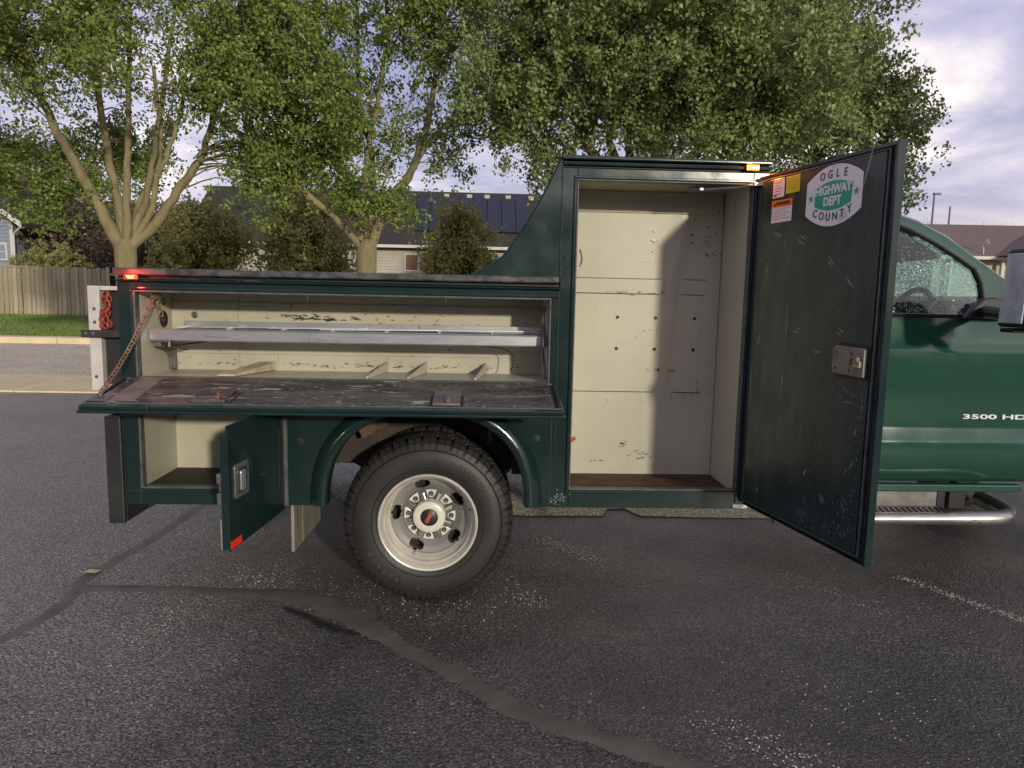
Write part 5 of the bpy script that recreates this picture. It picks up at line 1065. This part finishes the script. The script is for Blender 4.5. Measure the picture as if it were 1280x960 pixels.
fe.build('front_fender', CABG, TK, smooth=True, angle=50)
for mir in (False, True):
    d = MB(); cab_side(d, 1.505, 3.015, mir, 12); dr = d.build('cab_door', CABG, TK, smooth=True, angle=32)
    Y_ = (lambda y: 2*YC-y) if mir else (lambda y: y)
    b = MB(); b.add([(1.52, Y_(3.448), 1.402), (2.62, Y_(3.448), 1.402), (2.62, Y_(3.440), 1.420), (1.52, Y_(3.440), 1.420), (1.52, Y_(3.47), 1.422), (2.62, Y_(3.47), 1.422)], [(0, 1, 2, 3), (3, 2, 5, 4)]); b.build('beltline_trim', BLACK, dr)
    b = MB(); pts = [(x, Y_(yg(z)-.003), z) for x, z in inn]; b.tube(pts, .010, 6); b.build('window_seal', BLACK, dr, smooth=True)
    b = MB(); g_ = [(x, Y_(yg(z)+.012), z) for x, z in inn]+[(1.52, Y_(yg(1.415)+.012), 1.415)]; b.add(g_, [tuple(range(len(g_)))]); b.build('side_window', SIDEGL, dr)
    if not mir:
        b = MB(); b.add([(2.515, 3.455, 1.42), (2.70, 3.455, 1.42), (2.52, 3.50, 1.60)], [(0, 1, 2)]); b.build('mirror_sail', MIRR, dr)
        b = MB(); b.prism([(2.37, 1.40), (2.60, 1.40), (2.62, 1.45), (2.56, 1.50), (2.52, 1.508), (2.46, 1.50), (2.42, 1.46)], 3.40, 3.446); b.build('mirror_base', BLKP, dr, bevel=.01)
        b = MB(); vf = text_geo('3500 HD', .052, ext=.003, bold=.0012); b.add([(2.585+x*1.72, 3.4225-(0.0075-.0)-h, .912+y*.62) for x, y, h in vf[0]], vf[1]); b.build('model_badge', BADGE, dr)
for ya, yb in ((3.428, 3.47), (5.37, 5.41)): MB().box(1.50, 2.78, ya, yb, .518, .558).build('rocker_panel', CABG, TK, bevel=.008)
# window frame blackout and windshield
b = MB(); b.add([(2.36, 3.60, 1.825), (2.36, 5.24, 1.825), (2.90, 5.34, 1.42), (2.90, 3.50, 1.42), (2.36, YC, 1.875), (2.97, YC, 1.43)], [(0, 4, 5, 3), (4, 1, 2, 5)]); b.build('windshield', WINDSH, TK, smooth=True)
INT = pm('cab_interior', (.045, .048, .05), .6, col2=(.06, .064, .066), cs=6)
b = MB(); b.prism([(2.95, 1.40), (2.90, 1.49), (2.66, 1.515), (2.52, 1.49), (2.48, 1.40), (2.52, .95), (2.95, .95)], 3.52, 5.32); b.build('dashboard', INT, TK, bevel=.02)
b = MB(); b.tube([Vector((2.40, 3.92, 1.38))+Vector((.10*math.cos(a)*.55, .19*math.sin(a), .17*math.cos(a))) for a in [k*math.pi/10 for k in range(21)]], .016, 8, caps=False); b.tube([(2.40, 3.92, 1.38), (2.62, 3.92, 1.28)], .035, 8); b.box(2.385, 2.41, 3.75, 4.09, 1.365, 1.40); b.build('steering_wheel', INT, TK, smooth=True)
for y in (3.60, 4.62):
    b = MB(); b.prism([(1.60, .75), (2.15, .75), (2.15, .95), (1.80, .98), (1.72, 1.50), (1.60, 1.52)], y, y+.55); b.build('seat', INT, TK, bevel=.03)
    b = MB(); b.box(1.60, 1.69, y+.14, y+.41, 1.525, 1.72); b.build('headrest', INT, TK, bevel=.03)
b = MB(); M_ = Matrix.Translation((2.44, YC-.05, 1.70)) @ Matrix.Rotation(R(8), 4, 'Y'); b.box(-.02, .01, -.13, .13, -.035, .035, 0, M_); b.tube([(2.44, YC-.05, 1.70), (2.40, YC-.05, 1.80)], .01, 6); b.build('rearview_mirror', INT, TK, bevel=.01)
b = MB(); b.add([(1.45, 3.62, 1.90), (2.34, 3.62, 1.83), (2.34, 5.2, 1.83), (1.45, 5.2, 1.90)], [(0, 1, 2, 3)]); b.box(1.43, 2.95, 3.50, 5.34, .60, .68); b.build('headliner', INT, TK)
b = MB(); b.add([(2.18, 3.62, 1.80), (2.18, 4.15, 1.80), (2.36, 4.15, 1.70), (2.36, 3.62, 1.70), (2.19, 3.62, 1.815), (2.19, 4.15, 1.815), (2.37, 4.15, 1.715), (2.37, 3.62, 1.715)], [(0, 1, 2, 3), (7, 6, 5, 4), (0, 4, 5, 1), (3, 2, 6, 7), (1, 5, 6, 2)]); b.build('sun_visor', INT, TK)
# door mirror
b = MB(); b.prism([(2.305, 1.385), (2.315, 1.375), (2.44, 1.372), (2.50, 1.39), (2.512, 1.66), (2.48, 1.712), (2.41, 1.722), (2.335, 1.716), (2.322, 1.70)], 2.925, 3.09); mr = b.build('door_mirror', BLKP, TK, bevel=.022)
b = MB(); b.add([(2.298, 2.940, 1.392), (2.298, 3.078, 1.392), (2.312, 3.078, 1.695), (2.312, 2.940, 1.695), (2.310, 2.940, 1.392), (2.310, 3.078, 1.392), (2.325, 3.078, 1.695), (2.325, 2.940, 1.695)], [(0, 3, 2, 1), (4, 5, 6, 7), (0, 1, 5, 4), (1, 2, 6, 5), (2, 3, 7, 6), (3, 0, 4, 7)]); b.build('mirror_glass', pm('wet_mirror_face', (.82, .82, .80), .3, .25, col2=(.55, .56, .55), cs=14, spots=((.15, .15, .15), 60, .68), bump=(90, .5)), mr, bevel=.004)
b = MB(); b.prism([(2.312, 1.352), (2.48, 1.352), (2.48, 1.371), (2.312, 1.371)], 3.0, 3.08); b.tube([(2.40, 3.09, 1.42), (2.48, 3.44, 1.44)], .030, 8); b.build('mirror_arm', BLKP, mr, bevel=.005)
# running board: steel tube that turns in at the front, with treaded step
b = MB(); tp = smooth_path([(1.45, 3.335, .408), (2.0, 3.335, .408), (2.52, 3.335, .412), (2.62, 3.345, .414), (2.685, 3.39, .418), (2.70, 3.47, .425), (2.68, 3.60, .44)], 6); b.tube(tp, [.030+.010*min(1, max(0, (p.x-2.32)/.18)) for p in tp], 16); rb = b.build('running_board', CHROME, TK, smooth=True, angle=50)
b = MB(); b.box(1.45, 2.36, 3.355, 3.46, .424, .434); b.build('step_pad', GREYM, rb, bevel=.004)
tmesh = None
for i in range(30):
    x = 1.50+i*.029
    if tmesh is None:
        q = MB(); q.add([(x, 3.362, .4345), (x+.012, 3.362, .4345), (x+.034, 3.445, .4345), (x+.022, 3.445, .4345), (x, 3.362, .440), (x+.012, 3.362, .440), (x+.034, 3.445, .440), (x+.022, 3.445, .440)], [(4, 5, 6, 7), (0, 1, 5, 4), (1, 2, 6, 5), (2, 3, 7, 6), (3, 0, 4, 7)]); o = q.build('tread_rib', BLKP, rb); tmesh = o
    else:
        o = bpy.data.objects.new('tread_rib', tmesh.data); COL.objects.link(o); o.parent = rb; o.location = (i*.029, 0, 0)
b = MB(); b.box(1.5, 2.36, 3.462, 3.475, .40, .515); b.build('splash_panel', GREYM, TK, bevel=.004)
b = MB(); b.box(2.365, 2.41, 3.47, 3.50, .42, .52); b.box(2.43, 2.52, 3.47, 3.52, .42, .515); b.tube([(2.60, 3.70, .50), (2.56, 3.5, .44)], .02, 8); b.build('step_bracket', BLKP, TK, bevel=.004)
